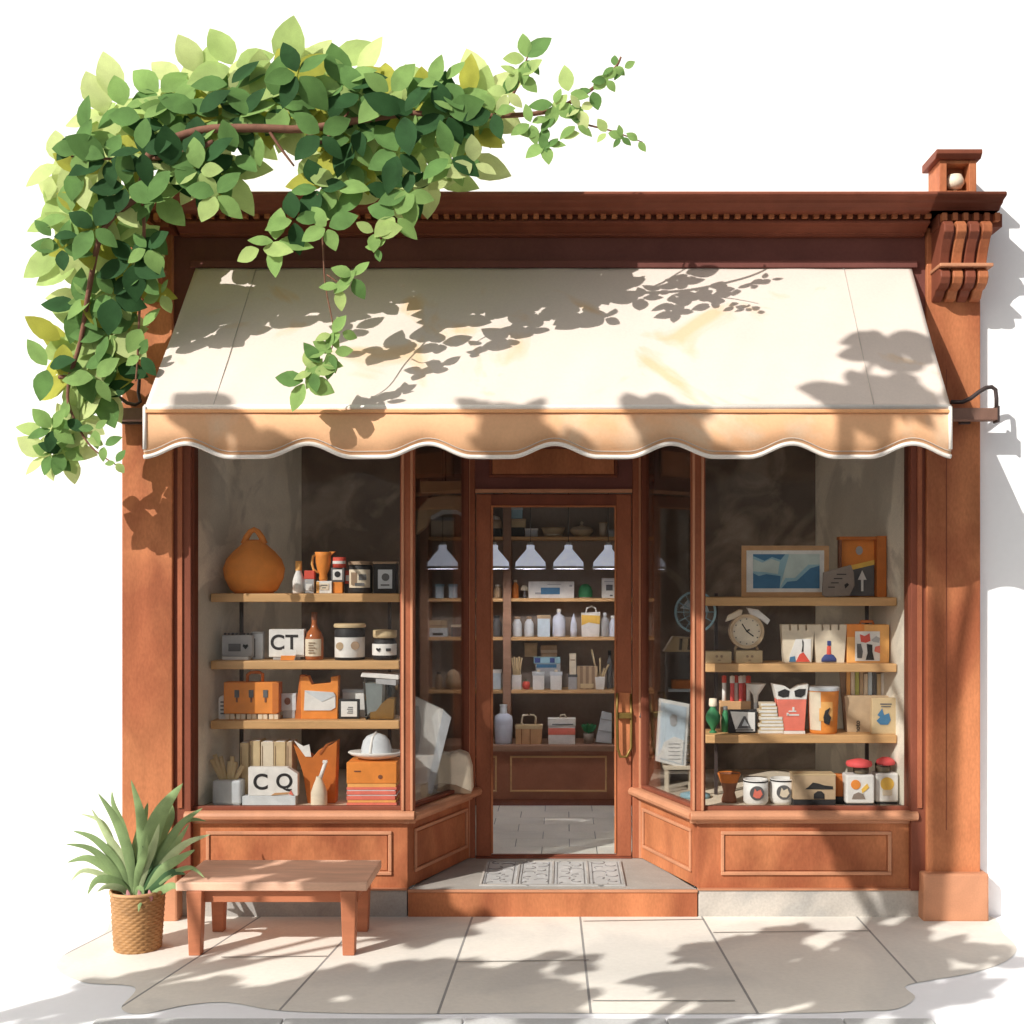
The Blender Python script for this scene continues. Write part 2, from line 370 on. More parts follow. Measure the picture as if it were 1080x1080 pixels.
# sills (nosing with a rounded front)
def sill(p, q, dz=0.0, e0=0.0, e1=0.0):
    xf, L = seg(p,q)
    zt = 0.600+dz
    m = M(1,xf)
    prof = [(0.06,zt),(-0.045,zt),(-0.062,zt-0.008),(-0.07,zt-0.024),(-0.066,zt-0.042),(-0.05,zt-0.052),(-0.02,zt-0.058),(-0.015,zt-0.075),(0.06,zt-0.075)]
    m.prismx(prof,-e0,L+e1); return m.obj('sill','terra_light',shop,0.003)
sill((XL0-0.02,0),LF,0,0,0.045); sill(RF,(XR1+0.02,0),0,0.045,0)
sill(LF,LB,-0.002,0.02,0.02); sill(RB,RF,-0.002,0.02,0.02)
# plinth under the bays
def plinth(x0,x1):
    o = M().box(x0,x1,-0.03,0.05,-0.006,0.150).obj('plinth','plinth',shop,0.006)
    M().box(x0-.002,x1+.002,-0.040,0.045,0.150,0.1565).obj('plinth_ledge','terra_light',o,0.002)
plinth(X(178),LF[0]+0.0); plinth(RF[0]-0.0,X(973))
# doorstep
ds = M(); a = [(LF[0]+.004,-0.02),(RF[0]-.004,-0.02),(RB[0]+.02,YD+0.03),(LB[0]-.02,YD+0.03)]
ds.add([(x,y,0.0) for x,y in a]+[(x,y,0.150) for x,y in a],[(4,5,6,7),(0,1,5,4),(1,2,6,5),(2,3,7,6),(3,0,4,7)])
dso = ds.obj('doorstep','landing',shop)
M().box(LF[0]+.006,RF[0]-.006,-0.034,-0.0205,-0.006,0.138).obj('step_riser','terra',dso,0.003)
M().box(LF[0]+.004,RF[0]-.004,-0.042,-0.0195,0.1385,0.153).obj('step_nosing','terra_light',dso,0.003)
# big windows, mullions, panes
ZT = 3.28
def window(p, q, fw0, fw1, top=ZT):
    xf, L = seg(p,q)
    z0 = 0.6005
    fr = M(1,xf); fr.box(0,L,-0.012,0.03,z0,z0+0.022).box(0,L,-0.012,0.03,top-0.04,top)
    fr.box(0,fw0,-0.015,0.032,z0+0.022,top-0.04).box(L-fw1,L,-0.015,0.032,z0+0.022,top-0.04)
    o = fr.obj('window','terra_dark',shop,0.003)
    M(1,xf).box(fw0-.001,L-fw1+.001,0.008,0.012,z0+0.021,top-0.039).obj('pane','pane',o)
    return o
window((XL0+.001,0),(LF[0]-0.034,0),0.02,0.008); window((RF[0]+0.034,0),(XR1-.001,0),0.008,0.02)
def mullion(x, y, w, z0=0.6, rot=0):
    xf = Matrix.Translation((x,y,0)) @ Matrix.Rotation(R(rot),4,'Z')
    o = M(1,xf).box(-w/2,w/2,-0.03,0.035,z0,ZT).obj('mullion','frame_shaded',shop,0.005)
    m = M(1,xf); m.box(-w/2+0.006,-w/2+0.020,-0.040,-0.03,z0+0.001,ZT); m.box(w/2-0.020,w/2-0.006,-0.040,-0.03,z0+0.001,ZT)
    m.obj('moulding','terra_light',o,0.003); return o  # pale strips paint the sunlit edges of the mullion
mullion(LF[0]+0.002,0.0,0.076); mullion(RF[0]-0.002,0.0,0.076)
_, La = seg(LF,LB)
def lerp2(p,q,t): return (p[0]+(q[0]-p[0])*t, p[1]+(q[1]-p[1])*t)
window(lerp2(LF,LB,0.05),lerp2(LF,LB,0.93),0.01,0.02); window(lerp2(RB,RF,0.07),lerp2(RB,RF,0.95),0.02,0.01)
# door posts, transom, door
def post(px0,px1):
    o = M().box(X(px0,YD),X(px1,YD),YD-0.02,YD+0.06,0.15,ZT).obj('door_post','frame_shaded',shop,0.005)
    c = (X(px0,YD)+X(px1,YD))/2
    M().box(c-0.012,c+0.012,YD-0.032,YD-0.02,0.152,ZT).obj('moulding','terra_light',o,0.003)
post(487,501); post(667,684)
tr = M().box(X(501,YD)+.001,X(667,YD)-.001,YD-0.01,YD+0.05,Z(518,YD),ZT).obj('transom','maroon',shop)
ta,tb = X(516,YD),X(651,YD); tz0,tz1 = Z(504,YD),Z(470,YD)
M().box(ta+.02,tb-.02,YD-0.02,YD-0.01,tz0+.02,tz1-.02).obj('transom_panel','terra',tr,0.005)
m = M().box(ta,tb,YD-0.026,YD-.01,tz0,tz0+.018).box(ta,tb,YD-0.026,YD-.01,tz1-.018,tz1).box(ta,ta+.018,YD-0.0255,YD-.01,tz0+.018,tz1-.018).box(tb-.018,tb,YD-0.0255,YD-.01,tz0+.018,tz1-.018)
m.obj('moulding','terra_dark',tr,0.003)
M().box(X(501,YD)+.002,X(667,YD)-.002,YD-0.03,YD-.0105,Z(520,YD),Z(516,YD)).obj('drip_mould','terra_light',tr,0.003)
door = bpy.data.objects.new('door',None); COL.objects.link(door); door.parent = shop
yd0,yd1 = YD+0.005, YD+0.045
da,db = X(502,YD),X(666,YD); ga,gb = X(518,YD),X(650,YD); dz1 = Z(521,YD); gz1 = Z(533,YD)
M().box(da,ga,yd0,yd1,0.158,dz1).obj('stile','frame_shaded',door,0.004)
M().box(gb,db,yd0,yd1,0.158,dz1).obj('stile','frame_shaded',door,0.004)
M().box(ga,gb,yd0+.001,yd1-.001,gz1,dz1).obj('top_rail','terra_dark',door,0.003)
M().box(ga,gb,yd0+.001,yd1-.001,0.158,0.166).obj('bottom_rail','terra_dark',door,0.003)
b = M(); b.box(ga,ga+.012,yd0-.008,yd0,0.177,gz1).box(gb-.012,gb,yd0-.008,yd0,0.177,gz1).box(ga,gb,yd0-.0085,yd0,gz1-.012,gz1)
b.obj('glazing_bead','terra',door,0.002)
M().box(ga,gb,YD+0.022,YD+0.026,0.165,gz1).obj('pane','pane',door)
h = bpy.data.objects.new('handle',None)
hx,hx1 = X(649,YD),X(667,YD)
hp = M().prism([(hx+.022,Z(730,YD)),(hx1-.006,Z(731,YD)),(hx1-.003,Z(790,YD)),(hx1-.02,Z(797,YD)),(hx+.035,Z(797,YD)),(hx+.022,Z(789,YD))],YD-.006,YD+.005).obj('handle_plate','terra',door,0.004)
M().tube([(hx+.01,YD-.0,Z(732,YD)),(hx+.008,YD-.05,Z(731,YD)),(hx+.008,YD-.055,Z(750,YD)),(hx+.012,YD-.055,Z(788,YD)),(hx+.03,YD-.05,Z(797,YD)),(hx+.07,YD-.045,Z(797,YD)),(hx+.098,YD-.04,Z(788,YD)),(hx+.10,YD-.03,Z(755,YD)),(hx+.098,YD-.0,Z(732,YD))],0.009,8).obj('handle','brass',hp)
M().box(hx+.006,hx1-.004,YD-.052,YD-.006,Z(757,YD),Z(751,YD)).obj('latch_bar','brass',hp,0.004)
M().lathe([(0,0),(0.012,0),(0.014,0.006),(0.008,0.012),(0.006,0.03)],(0,0,0)).obj('keyhole','iron',door,loc=(X(676,YD),YD-0.035,Z(756,YD)))
M().box(da,db,YD-0.03,YD+0.06,0.1505,0.1575).obj('threshold','terra_dark',shop,0.002)
# interior shell
room = thing('shop_room','dim brown shop room with ceiling behind the glazed front','room',(0,0,0))
RX0,RX1,RY0,RY1,RZ1 = -2.30,2.15,0.10,3.0,3.60
M().box(RX0,RX1,RY1,RY1+.1,0,RZ1).obj('back_wall','roomwall',room)
M().box(RX0-.1,RX0,RY0+.1,RY1,0,RZ1).obj('side_wall','roomwall',room); M().box(RX1,RX1+.1,RY0+.1,RY1,0,RZ1).obj('side_wall','roomwall',room)
M().box(RX0,RX1,RY0,RY1,RZ1,RZ1+.1).obj('ceiling','sidewall',room)
fl = M().box(RX0,RX1,YD+0.03,RY1,0.0,0.150).obj('floor','joint'); struct(fl)
ft = M(); 
for j in range(9):
    y = YD+0.062+j*0.245
    x = RX0+(j%2)*0.18+0.01
    while x < RX1-.4:
        if x+.35 > -1.3 and x < 1.2: ft.box(x,x+0.352,y,y+0.240,0.1505,0.1545)
        x += 0.358
struct(ft.obj('floor_tile','tile',bev=0.001))

# display bays: deck, side wall, dark backing
def bay(name, label, xf0, xb0, xf1, xb1, wallm, yb=1.5, side=-1):
    b = thing(name, label, 'display bay', (0,0,0))
    # deck polygon
    if side < 0: pg = [(XL0+.01,0.031),(LF[0]-.02,0.031),(LB[0]-.05,YD-.01),(xb1,yb),(xb0,yb)]
    else: pg = [(RF[0]+.02,0.031),(XR1-.01,0.031),(xb1,yb),(xb0,yb),(RB[0]+.05,YD-.01)]
    n = len(pg); m = M(); m.add([(x,y,0.52) for x,y in pg]+[(x,y,0.598) for x,y in pg],[tuple(range(n,2*n)),tuple(range(n-1,-1,-1))]+[(i,(i+1)%n,(i+1)%n+n,i+n) for i in range(n)])
    m.obj('deck','deck',b)
    xs = (xf0,xb0) if side < 0 else (xf1,xb1)
    m = M(); e = -0.04 if side<0 else 0.04
    q = [(xs[0],0.033),(xs[1],yb),(xs[1]+e,yb),(xs[0]+e,0.033)]
    m.add([(x,y,0.599) for x,y in q]+[(x,y,3.5) for x,y in q],[(0,1,2,3),(4,5,6,7),(0,1,5,4),(1,2,6,5),(2,3,7,6),(3,0,4,7)])
    m.obj('side_panel',wallm,b)
    M().box(xb0,xb1,yb+.001,yb+.03,0.15,3.5).obj('backing',
        'backing',b)
    return b
bay('display_bay','left display bay with olive plaster side wall and dark backing', X(203,.03), X(318,1.5), None, X(433,1.5), 'sidewall')
bay('display_bay','right display bay with cream side wall and dark mottled backing', None, X(690,1.5), X(961,.03), X(860,1.5), 'sidewall_warm', side=1)

# ------------------------------------------------------------------ shelves in the bays
YS = 0.32
ZL = [Z(626,.2),Z(697,.2),Z(760,.2),0.600]
ZR = [Z(630,.2),Z(700,.2),Z(775,.2),0.600]
def shelves(label, pxa, pxb, zs, cat='shelves'):
    t = thing('display_shelves', label, cat, (X((pxa+pxb)/2,.2),.3,0.6))
    hw = (X(pxb,.2)-X(pxa,.2))/2
    for z in zs:
        s_ = M().box(-hw,hw,-0.10,0.20,z-0.6-0.050,z-0.6).obj('shelf','shelfwood',t,0.006)
    for sx in (-hw+0.10,hw-0.10):
        M().box(sx-.010,sx+.010,0.2005,0.222,0.0,zs[0]-0.6+0.02).obj('upright','iron',t)
shelves('three pine display shelves carrying the orange vase in the left window',222,421,ZL[:3])
shelves('three pine display shelves carrying the framed picture in the right window',744,946,ZR[:3])

# ---- left window, top shelf
z = ZL[0]
t = Item('teardrop_vase','large orange teardrop vase with a loop handle on the top shelf','vase',268,YS,z)
t.lathe('body','orange',[(0,0),(20,0),(25,4),(31,16),(32.5,26),(29,36),(22,44),(15,50),(11,54),(9,56.5),(7,55)],sy=.62,n=32)
t.m().tube([(-10.5,0,52),(-8,0,59),(-4,0,65),(0,0,67),(4,0,65),(8,0,59),(10.5,0,52)],[4.0,3.4,3.0,3.0,3.0,3.4,4.0],10).obj('handle','orange',t.e)
t = Item('bottle','small white bottle with orange cap beside the teardrop vase','bottle',315,YS,z)
t.lathe('body','white',[(0,0),(6,0),(6.3,2),(6.3,13),(5,18),(3,23),(3,25)]); t.lathe('cap','lorange',[(3.4,24),(3.4,34),(0,34.3)])
t = Item('tin','small grey tin with a red upper half, between white bottle and orange jug','tin',327,YS,z)
t.box('body','grey',-5,5,0,15,8); t.box('lid','red',-5.3,5.3,15,24,8.6); t.box('label','white',-3.5,3.5,3,10,y0=-4.6,y1=-4)
t = Item('tea_tin','square white tea tin under the orange jug','tin',343,YS,z)
t.box('body','white',-8,8,0,13,11); t.box('band','lorange',-8.3,-5,0.3,12.5,11.5); lb=t.box('label','cream',-4.5,5,3.5,10.5,y0=-6.3,y1=-5.5)
t.box('print','dgrey',-3,3.5,8,9,y0=-6.6,y1=-6.3,parent=lb,bev=0); t.box('print','dgrey',-2,2,5.5,6.3,y0=-6.6,y1=-6.3,parent=lb,bev=0)
zz = z+13/S(YS)
t = Item('jug','orange jug with flared spout standing on the square white tin','jug',341,YS,zz)
t.lathe('body','orange',[(0,0),(4,0),(4.5,3),(4,7),(6.5,12),(8,20),(8,26),(9,30.5),(8,30.5),(7,26)])
t.prism('spout','orange',[(7,26),(13,31),(7,31)],-3,3)
t.m().tube([(-7,0,28),(-11,0,26),(-12,0,18),(-10,0,11),(-5,0,9)],1.3,8).obj('handle','lorange',t.e)
t = Item('tin','orange based tin with dark printed middle behind the jug','tin',357,YS+.01,z)
t.box('body','orange',-5,5,0,12,9); t.box('print','dgrey',-7,7,12,27,10); t.box('label','white',-5,5,14,25,y0=-5.6,y1=-5); 
t.m().disc(0,20,3.2,-6,-5.6).obj('emblem','black',t.e); 
t = Item('tin','small red and white tin on top of the dark printed tin','tin',358,YS+.01,z+27/S(YS+.01))
t.lathe('body','red',[(0,0),(7,0),(7,11),(0,11)]); t.arc('band','white',7,4,7,70)
t = Item('spice_tin','narrow red tin squeezed beside the dark glass jar','tin',367.5,YS+.03,z)
t.box('body','red',-3.4,3.4,10,24,6); t.box('base','black',-3.4,3.4,0,10,6); t.box('label','white',-2.2,2.2,13,19,y0=-3.5,y1=-3)
t = Item('jar','black jar with cream printed label on the top shelf','jar',380.5,YS,z)
b=t.lathe('body','black',[(0,0),(12,0),(12.5,2),(12.5,28),(11,30),(0,30)]); t.lathe('lid','dkraft',[(12.8,30),(12.8,33.5),(0,34)])
l=t.arc('label','cream',12.6,6,25,58); t.box('print','dgrey',0,8,14,20,y0=-13.3,y1=-12.9,parent=l,bev=0); t.box('print','dkraft',-8,-2,9,22,y0=-13.2,y1=-12.2,parent=l,bev=0); t.box('print','dgrey',-4,6,8,11,y0=-13.5,y1=-13,parent=l,bev=0)
t = Item('canister','flat black canister with grey label at the right end of the top shelf','canister',407,YS,z)
t.box('body','black',-12,12,0,31,18,bev=.004); t.box('lid','dkraft',-12.6,12.6,31,33.5,19); l=t.box('label','palegrey',-7,8,5,25,y0=-9.6,y1=-9); t.m().disc(1,17,4,-10.2,-9.6).obj('emblem','dgrey',l)
M(t.u).box(-4,5,-10,-9.6,8,9.5).obj('print','dgrey',l)
# second shelf
z = ZL[1]
t = Item('carton','grey gift carton with scalloped top edge at the left end of the second shelf','carton',251.5,YS,z)
t.box('body','grey',-16,16,4,26,12); t.box('base','white',-16,12,0,3.6,11)
m=t.m()
for k in range(8): m.lathe([(0,-1.2),(2,0),(0,1.4)],(-14+k*4,0,27),8,sy=2)
m.obj('scallop','dgrey',t.e); l=t.box('print','dgrey',-9,4,9,17,y0=-6.6,y1=-6); t.prism('heart','black',[(9,11),(12,14.5),(11,16.5),(9,15.5),(7,16.5),(6,14.5)],-6.6,-6)
t = Item('carton','slim pale carton tucked behind the scalloped grey carton','carton',273,YS+.04,z)
t.box('body','palegrey',-6,5,0,27,9); t.box('stripe','dgrey',-4.5,-2.5,2,22,y0=-5.1,y1=-4.5); t.box('lid','grey',-6.5,5.5,27,29,9.6)
t = Item('letter_box','white display block with the letters C T on the second shelf','display block',303,YS,z)
t.box('body','white',-18,19,3,32,12); t.box('foot','grey',-14,15,0,3,10)
text(t.e,'C',22*t.u,(-9*t.u,-6.2*t.u,11*t.u),'black'); text(t.e,'T',22*t.u,(6*t.u,-6.2*t.u,11*t.u),'black')
t = Item('price_card','small folded white card with orange foot in front of the C T block','card',304,YS-.07,z)
t.prism('card','white',[(-8,0),(7,0),(9,11),(-6,12)],-1,0); t.prism('band','orange',[(-8,0.2),(6,0.2),(8,5),(-7.2,5)],-1.6,-1)
t = Item('bottle','amber bottle with tall neck and cream label on the second shelf','bottle',331.5,YS,z)
t.lathe('body','amber',[(0,0),(9,0),(9.8,2),(9.8,22),(8,28),(4,33),(2.8,38),(2.8,44)]); t.lathe('cap','brown',[(3.2,42),(3.2,50),(0,50.3)])
l=t.arc('label','cream',9.9,4,22,55)
m=t.m(); [m.box(-4,rnd.uniform(1,5),-10.8,-10.2,7+q*2.6,8.2+q*2.6) for q in range(5)]; m.obj('print','dkraft',l)
t = Item('jar','wide white jar with black shoulder and two round brown marks','jar',369,YS,z)
t.lathe('body','white',[(0,0),(15,0),(15.8,3),(15.8,25)]); t.lathe('shoulder','black',[(15.9,24),(15.9,31),(14,34),(14,35)],n=24); t.lathe('foot','black',[(0,0),(15.4,0),(16,3)]) ; t.lathe('lid','straw',[(16.5,34),(17,36),(16,38),(0,38)])
t.m().disc(-8,15,4,-15.4,-13).obj('mark','kraft',t.e); t.m().disc(8,15.5,4.4,-15.4,-13).obj('mark','dkraft',t.e)
t = Item('jar','low jar with broad beige lid at the right end of the second shelf','jar',406,YS,z)
t.lathe('body','black',[(0,0),(12,0),(13,3),(13,16),(11,21),(8,24),(0,24)]); t.lathe('lid','straw',[(0,23),(12,23),(12.6,25),(12.6,31),(0,32)])
l=t.arc('label','white',13.1,5,17,75); t.prism('heart','black',[(-5,9),(-2.5,11.5),(-3.2,13),(-5,12),(-6.8,13),(-7.5,11.5)],-14,-12,parent=l); t.box('print','black',3,8,9.5,12.5,y0=-13.6,y1=-12,parent=l,bev=0)
# third shelf
z = ZL[2]
t = Item('wood_crate','bright orange slatted crate box with a top handle on the third shelf','crate',267,YS-.02,z+6/S(YS))
t.box('body','orange',-29,27,0,33,16,bev=.004); t.box('side_flap','dorange',22,29,1,32.5,17)
for sx in (-15,0,15):
    p=t.box('slot','dgrey',sx-2.5,sx+2.5,17,25,y0=-8.8,y1=-8); t.box('pull','brown',sx-1,sx+1,12,17,y0=-8.8,y1=-8,parent=p)
t.m().tube([(-6,0,33),(-6,0,40),(-2,0,43),(6,0,43),(10,0,41),(10,0,33)],1.8,8).obj('handle','dorange',t.e)
g = 'paper wrapped blocks under the orange crate'
for k in range(5):
    t = Item('wrapped_block','cream paper wrapped block supporting the orange slatted crate','block',244+k*11.5,YS-.02,z,g)
    t.box('body','cream',-5,5,0,5.7,13); t.box('band','kraft',-.8,.8,-.0,5.9,13.6)
t = Item('card','white menu card with dark side print beside the orange crate','card',237,YS-.03,z)
t.prism('card','white',[(-6,0),(4,0),(4,23),(-2,25),(-6,22)],-1.5,0); m=t.m(); [m.box(-4,1,-2,-1.5,5+q*4,6.6+q*4) for q in range(4)]; m.obj('print','dgrey',t.e)
t = Item('coffee_packet','pale grey packet with brown bean mark between crate and orange bag','packet',304,YS+.02,z)
t.box('body','palegrey',-9,9,8,26,7); t.box('base','grey',-5,8,0,8,7); t.m().disc(0,18,3.2,-4.3,-3.5,sz=1.2).obj('bean_mark','brown',t.e)
t = Item('paper_bag','orange paper bag with a white envelope tucked into its front','bag',336,YS,z)
t.prism('body','orange',[(-17,0),(21,0),(22,45),(14,44),(14,38),(-6,36),(-10,45),(-18,44)],-6,6,bev=.003); t.prism('side_fold','dorange',[(-24,0),(-17,0),(-13,46),(-19,46)],-4,4)
e=t.prism('envelope','white',[(-14,9),(-13,30),(17,28),(19,25),(19,12),(14,9)],-7.2,-6.2); t.prism('flap','palegrey',[(-13.5,29.5),(5,18),(19,24.5),(17,28)],-7.8,-7.2,parent=e)
t = Item('framed_card','white card in a black frame at the side of the orange bag','frame',368.5,YS-.03,z)
t.box('frame','black',-11,11,0,21,3); c_=t.box('card','white',-8.5,8.5,2.5,18.5,y0=-2,y1=-1.5); m=t.m(); [m.box(-2+q%2,4,-2.5,-2,6+q*2,6.8+q*2) for q in range(4)]; m.obj('print','dgrey',c_)
t = Item('storage_box','white storage box behind the black framed card','box',376,YS+.08,z)
t.box('body','white',-14,10,0,26,8); t.box('lid','palegrey',-14.5,10.5,26,29,8.6)
t = Item('jug','clear pitcher half full of orange drink with a white lid on the third shelf','pitcher',402,YS-.02,z)
t.m().prism([(-15,0),(15,0),(17,44),(-18,44)],-11,11).obj('body','clear',t.e,0.006); t.prism('contents','lorange',[(-10,1),(14,1),(15,22),(8,22),(2,17),(-4,9),(-10,8)],-10,10); t.prism('paper_liner','white',[(-13,4),(-10,8),(-4,9),(2,17),(3,38),(-15,38)],-10,10)
t.prism('lid','white',[(-20,45),(20,42),(20,47),(-18,50)],-12,12,bev=.003); t.m().prism([(-4,38),(17,36),(17,42),(-4,43)],-11.2,11.2).obj('rim_band','grey',t.e)
# deck of the left window
z = 0.598; y0 = .20
t = Item('planter_pot','pale grey rounded pot holding rolled kraft sticks at the left end of the deck','pot',241.5,y0,z)
t.box('body','palegrey',-15,15,1,26,20,bev=.012); t.box('foot','grey',-14,14,0,1,18)
for q,(a,b,c_) in enumerate([(-10,-18,47),(-8,-15,52),(-4,-9,50),(-1,1,45),(4,7,44),(8,14,40),(2,4,50)]):
    t.m().tube([(a*.5,0,20),(b,q%3-1,c_)],2.4,8).obj('rolled_stick','straw',t.e)
for k,(px,w,h_,c_) in enumerate([(261,9,62,'straw'),(272,11,64,'straw'),(285,13,63,'cream'),(298,12,63,'straw'),(308,6,63,'kraft')]):
    lab = ['first thin beige book from the left standing behind the C Q sign','second beige book standing behind the C Q sign, with dark spine line','widest cream book in the row behind the C Q sign','fourth beige book in the row behind the C Q sign','narrow brown book at the right end of the row behind the C Q sign'][k]
    t = Item('book',lab,'book',px,y0+.12,z,'books standing behind the C Q sign',rz=0)
    t.box('cover',c_,-w/2,w/2,0,h_,26); t.box('pages','white',-w/2+1.5,w/2-1.5,h_-.3,h_+.4,22); 
    t.box('spine_line','dkraft',-w/2+1,-w/2+1.8,4,h_-4,y0=-13.6,y1=-13)
t = Item('letter_sign','white sign block with the letters C Q standing on the deck','sign',289,y0-.02,z)
t.prism('body','white',[(-26,10),(26,10),(26,33),(15,40),(-26,40)],-5,4,bev=.002)
text(t.e,'C',23*t.u,(-13*t.u,-5.2*t.u,17*t.u),'black'); q_=text(t.e,'Q',22*t.u,(12*t.u,-5.2*t.u,18*t.u),'black')
t.prism('red_tip','coral',[(17,12),(22,10.5),(19,16)],-6,-5); t.prism('tan_brush','wood',[(-2,10.5),(16,12),(18,14),(2,13)],-5.8,-5)
t.box('base','palegrey',-32,24,0,9.8,12)
t = Item('paper_bag','brown paper bag with torn top and white sheet sticking out','bag',335,y0+.06,z)
t.prism('body','dorange',[(-9,0),(20,0),(22,66),(14,60),(3,56),(-4,48),(-24,62),(-14,32)],-8,8,bev=.003); t.prism('sheet','white',[(-23,66),(-13,60),(-7,62),(-5,49),(-11,49),(-19,60)],-9,-8.2)
t.prism('crease','amber',[(3,52),(10,62),(21,66),(12,61),(5,51)],-8.8,-8.1)
t = Item('bottle','small off white bottle with a leaning stick in front of the brown bag','bottle',336.5,y0-.06,z)
t.lathe('body','cream',[(0,0),(8,0),(8.6,2),(8.6,14),(6,22),(3.5,28),(3,31)],sy=.8); t.m().tube([(1,0,28),(7,0,46)],[2.2,2.0],8).obj('stick','white',t.e); t.box('stick_tip','white',4,9,45,48,4)
t = Item('book_stack','orange and red striped pile of flat paper boxes on the deck','boxes',395,y0+.02,z)
t.box('top_box','orange',-26,26,24,46,40,bev=.004)
for k,(c_,a,b) in enumerate([('coral',0,4),('lorange',4.1,7),('coral',7.1,11),('white',11.1,12.4),('coral',12.5,16),('white',16.1,17.5),('coral',17.6,20),('lorange',20.1,23.9)]):
    t.box('layer',c_,-26+k%2*.8,26-k%3*.8,a,b,40-k%2*1.5,bev=.0015)
t.box('print','brown',-18,-11,36,37.5,y0=-20.6,y1=-20); t.m().disc(9,31,2.2,-20.6,-20).obj('mark','brown',t.e)
zt_ = z+46/S(y0+.02)
t = Item('ribbed_dish','white dish with a ribbed dome resting on the orange boxes','dish',397,y0+.02,zt_)  # dish with a ribbed dome, modelled in a hat-like form
t.lathe('dish_rim','white',[(0,1.5),(16,1.5),(26,5),(30,8),(29,9),(15,4),(0,4)],sy=.65); t.lathe('crown','palegrey',[(16,3),(16,12),(14,20),(10,25),(4,27.5),(0,28)],sy=.7); t.m().tube([(-5,-10.5,6),(-4,-10,16),(-3,-7,24),(0,0,28.5)],1.6,6).obj('rib','white',t.e)

# ---- right window, top shelf
z = ZR[0]
t = Item('picture_frame','wooden framed blue abstract seascape leaning on the top shelf','picture',828,YS+.06,z)
fr=t.m().box(-46,46,-2,2,0,5).box(-46,46,-2,2,49,54).box(-46,-41,-2,2,5,49).box(41,46,-2,2,5,49).obj('frame','wood',t.e,.002)
t.box('mount','white',-41,41,5,49,2.4,bev=0); pc=t.box('painting','sky_paint',-34,36,9,45,y0=-1.7,y1=-1.3,bev=0)
t.prism('dark_sea','blue',[(-34,9),(-6,9),(-5,22),(-20,24),(-28,22),(-34,25)],-1.9,-1.72,parent=pc); t.prism('dark_sky','blue',[(-34,45),(-34,43),(-22,38),(-14,42),(-5,39),(0,45)],-1.9,-1.72,parent=pc)
t.prism('wave','blue',[(-4,9),(36,9),(36,33),(26,30),(12,17),(2,16)],-1.9,-1.72,parent=pc); t.prism('sail','pale_paint',[(-6,9.5),(4,45),(36,45),(36,34),(24,34),(10,20),(0,20)],-2.1,-1.92,parent=pc)
t.prism('foam','pale_paint',[(-34,40),(-24,36),(-15,40),(-6,37),(-8,24),(-20,26),(-34,27)],-2.2,-1.92,parent=pc)
t = Item('slate_tag','tilted grey brown cardboard tag leaning between picture and orange box','tag',885,YS-.02,z)
t.prism('body','stonegrey',[(-18,2),(-14,0),(10,1),(16,12),(15,26),(12,34),(-17,26)],-2,1,bev=.002); m=t.m()
for q in range(4): m.box(-12+q*3,-5+q*4,-2.4,-2,10+q*4.5,11+q*4.5)
m.obj('print','black',t.e); t.prism('tear','black',[(6,9),(10,13),(8,15),(5,13)],-2.5,-2)
t = Item('display_box','tall orange open box with a white arrow at the right end of the top shelf','box',909,YS+.06,z)
t.box('back','orange',-24,16,0,62,y0=4,y1=8); t.box('side','dorange',14,24,0,64,y0=-8,y1=8); t.box('top','dorange',-25,14,60,63.5,y0=-6,y1=8); t.box('left_edge','brown',-25,-22.5,0,60,y0=-6,y1=4)
t.prism('shadow_card','dgrey',[(-21,1),(13,1),(13,36),(-21,28)],0,1.5); t.prism('ribbon','yellow',[(-21,26),(13,34),(13,39),(-21,31)],-1,0)
t.m().prism([(-1.2,6),(1.2,6),(1.2,18),(4.5,18),(0,28),(-4.5,18),(-1.2,18)],-2,-1).obj('arrow','white',t.e,loc=(0,0,0)); t.m().disc(-2,49,3.5,2.5,4,sz=1.3).obj('hole','grey',t.e)
# second shelf
z = ZR[1]
g='pine blocks carrying the alarm clock'
for k,(px,w) in enumerate([(757,13.5),(789,14)]):
    t = Item('wooden_block',['pine block nearest the mullion, left of the clock stand','pine block directly under the twin bell clock'][k],'block',px,YS-.02,z)
    t.box('body','straw',-w,w,0,13 if k else 12,16,bev=.003); m=t.m(); m.disc(-2,7,1.4,-8.5,-8); m.disc(3,7,1.4,-8.5,-8); m.box(-1,2,-8.5,-8,2.5,3.5); m.obj('print','dkraft',t.e)
t = Item('alarm_clock','round brass twin bell alarm clock with cream dial on a pine block','clock',787,YS-.02,z+13/S(YS-.02))
def ring(m,cx,cz,r,w,y0_,y1_,n=32):
    for i in range(n):
        a=2*math.pi*i/n; b=2*math.pi*(i+1)/n
        P=lambda rr,an,yy:(cx+rr*math.cos(an),yy,cz+rr*math.sin(an))
        m.add([P(r,a,y0_),P(r,b,y0_),P(r+w,b,y0_),P(r+w,a,y0_),P(r,a,y1_),P(r,b,y1_),P(r+w,b,y1_),P(r+w,a,y1_)],[(0,1,2,3),(7,6,5,4),(3,2,6,7),(0,4,5,1)])
    return m
ring(t.m(),0,20,15,3.2,-6,6).obj('case','kraft',t.e); t.m().disc(0,20,15.3,-3,5,32).obj('dial','cream',t.e)
m=t.m()
for i in range(12):
    a=2*math.pi*i/12; m.box(13*math.cos(a)-.6,13*math.cos(a)+.6,-3.5,-3,20+13*math.sin(a)-.6,20+13*math.sin(a)+.6)
m.obj('hour_marks','dgrey',t.e)
t.m().tube([(0,-4,20),(7,-4,15)],.6,6).tube([(0,-4.3,20),(-5,-4.3,28)],.5,6).tube([(0,-4,20),(3,-4,22)],.7,6).obj('hands','black',t.e)
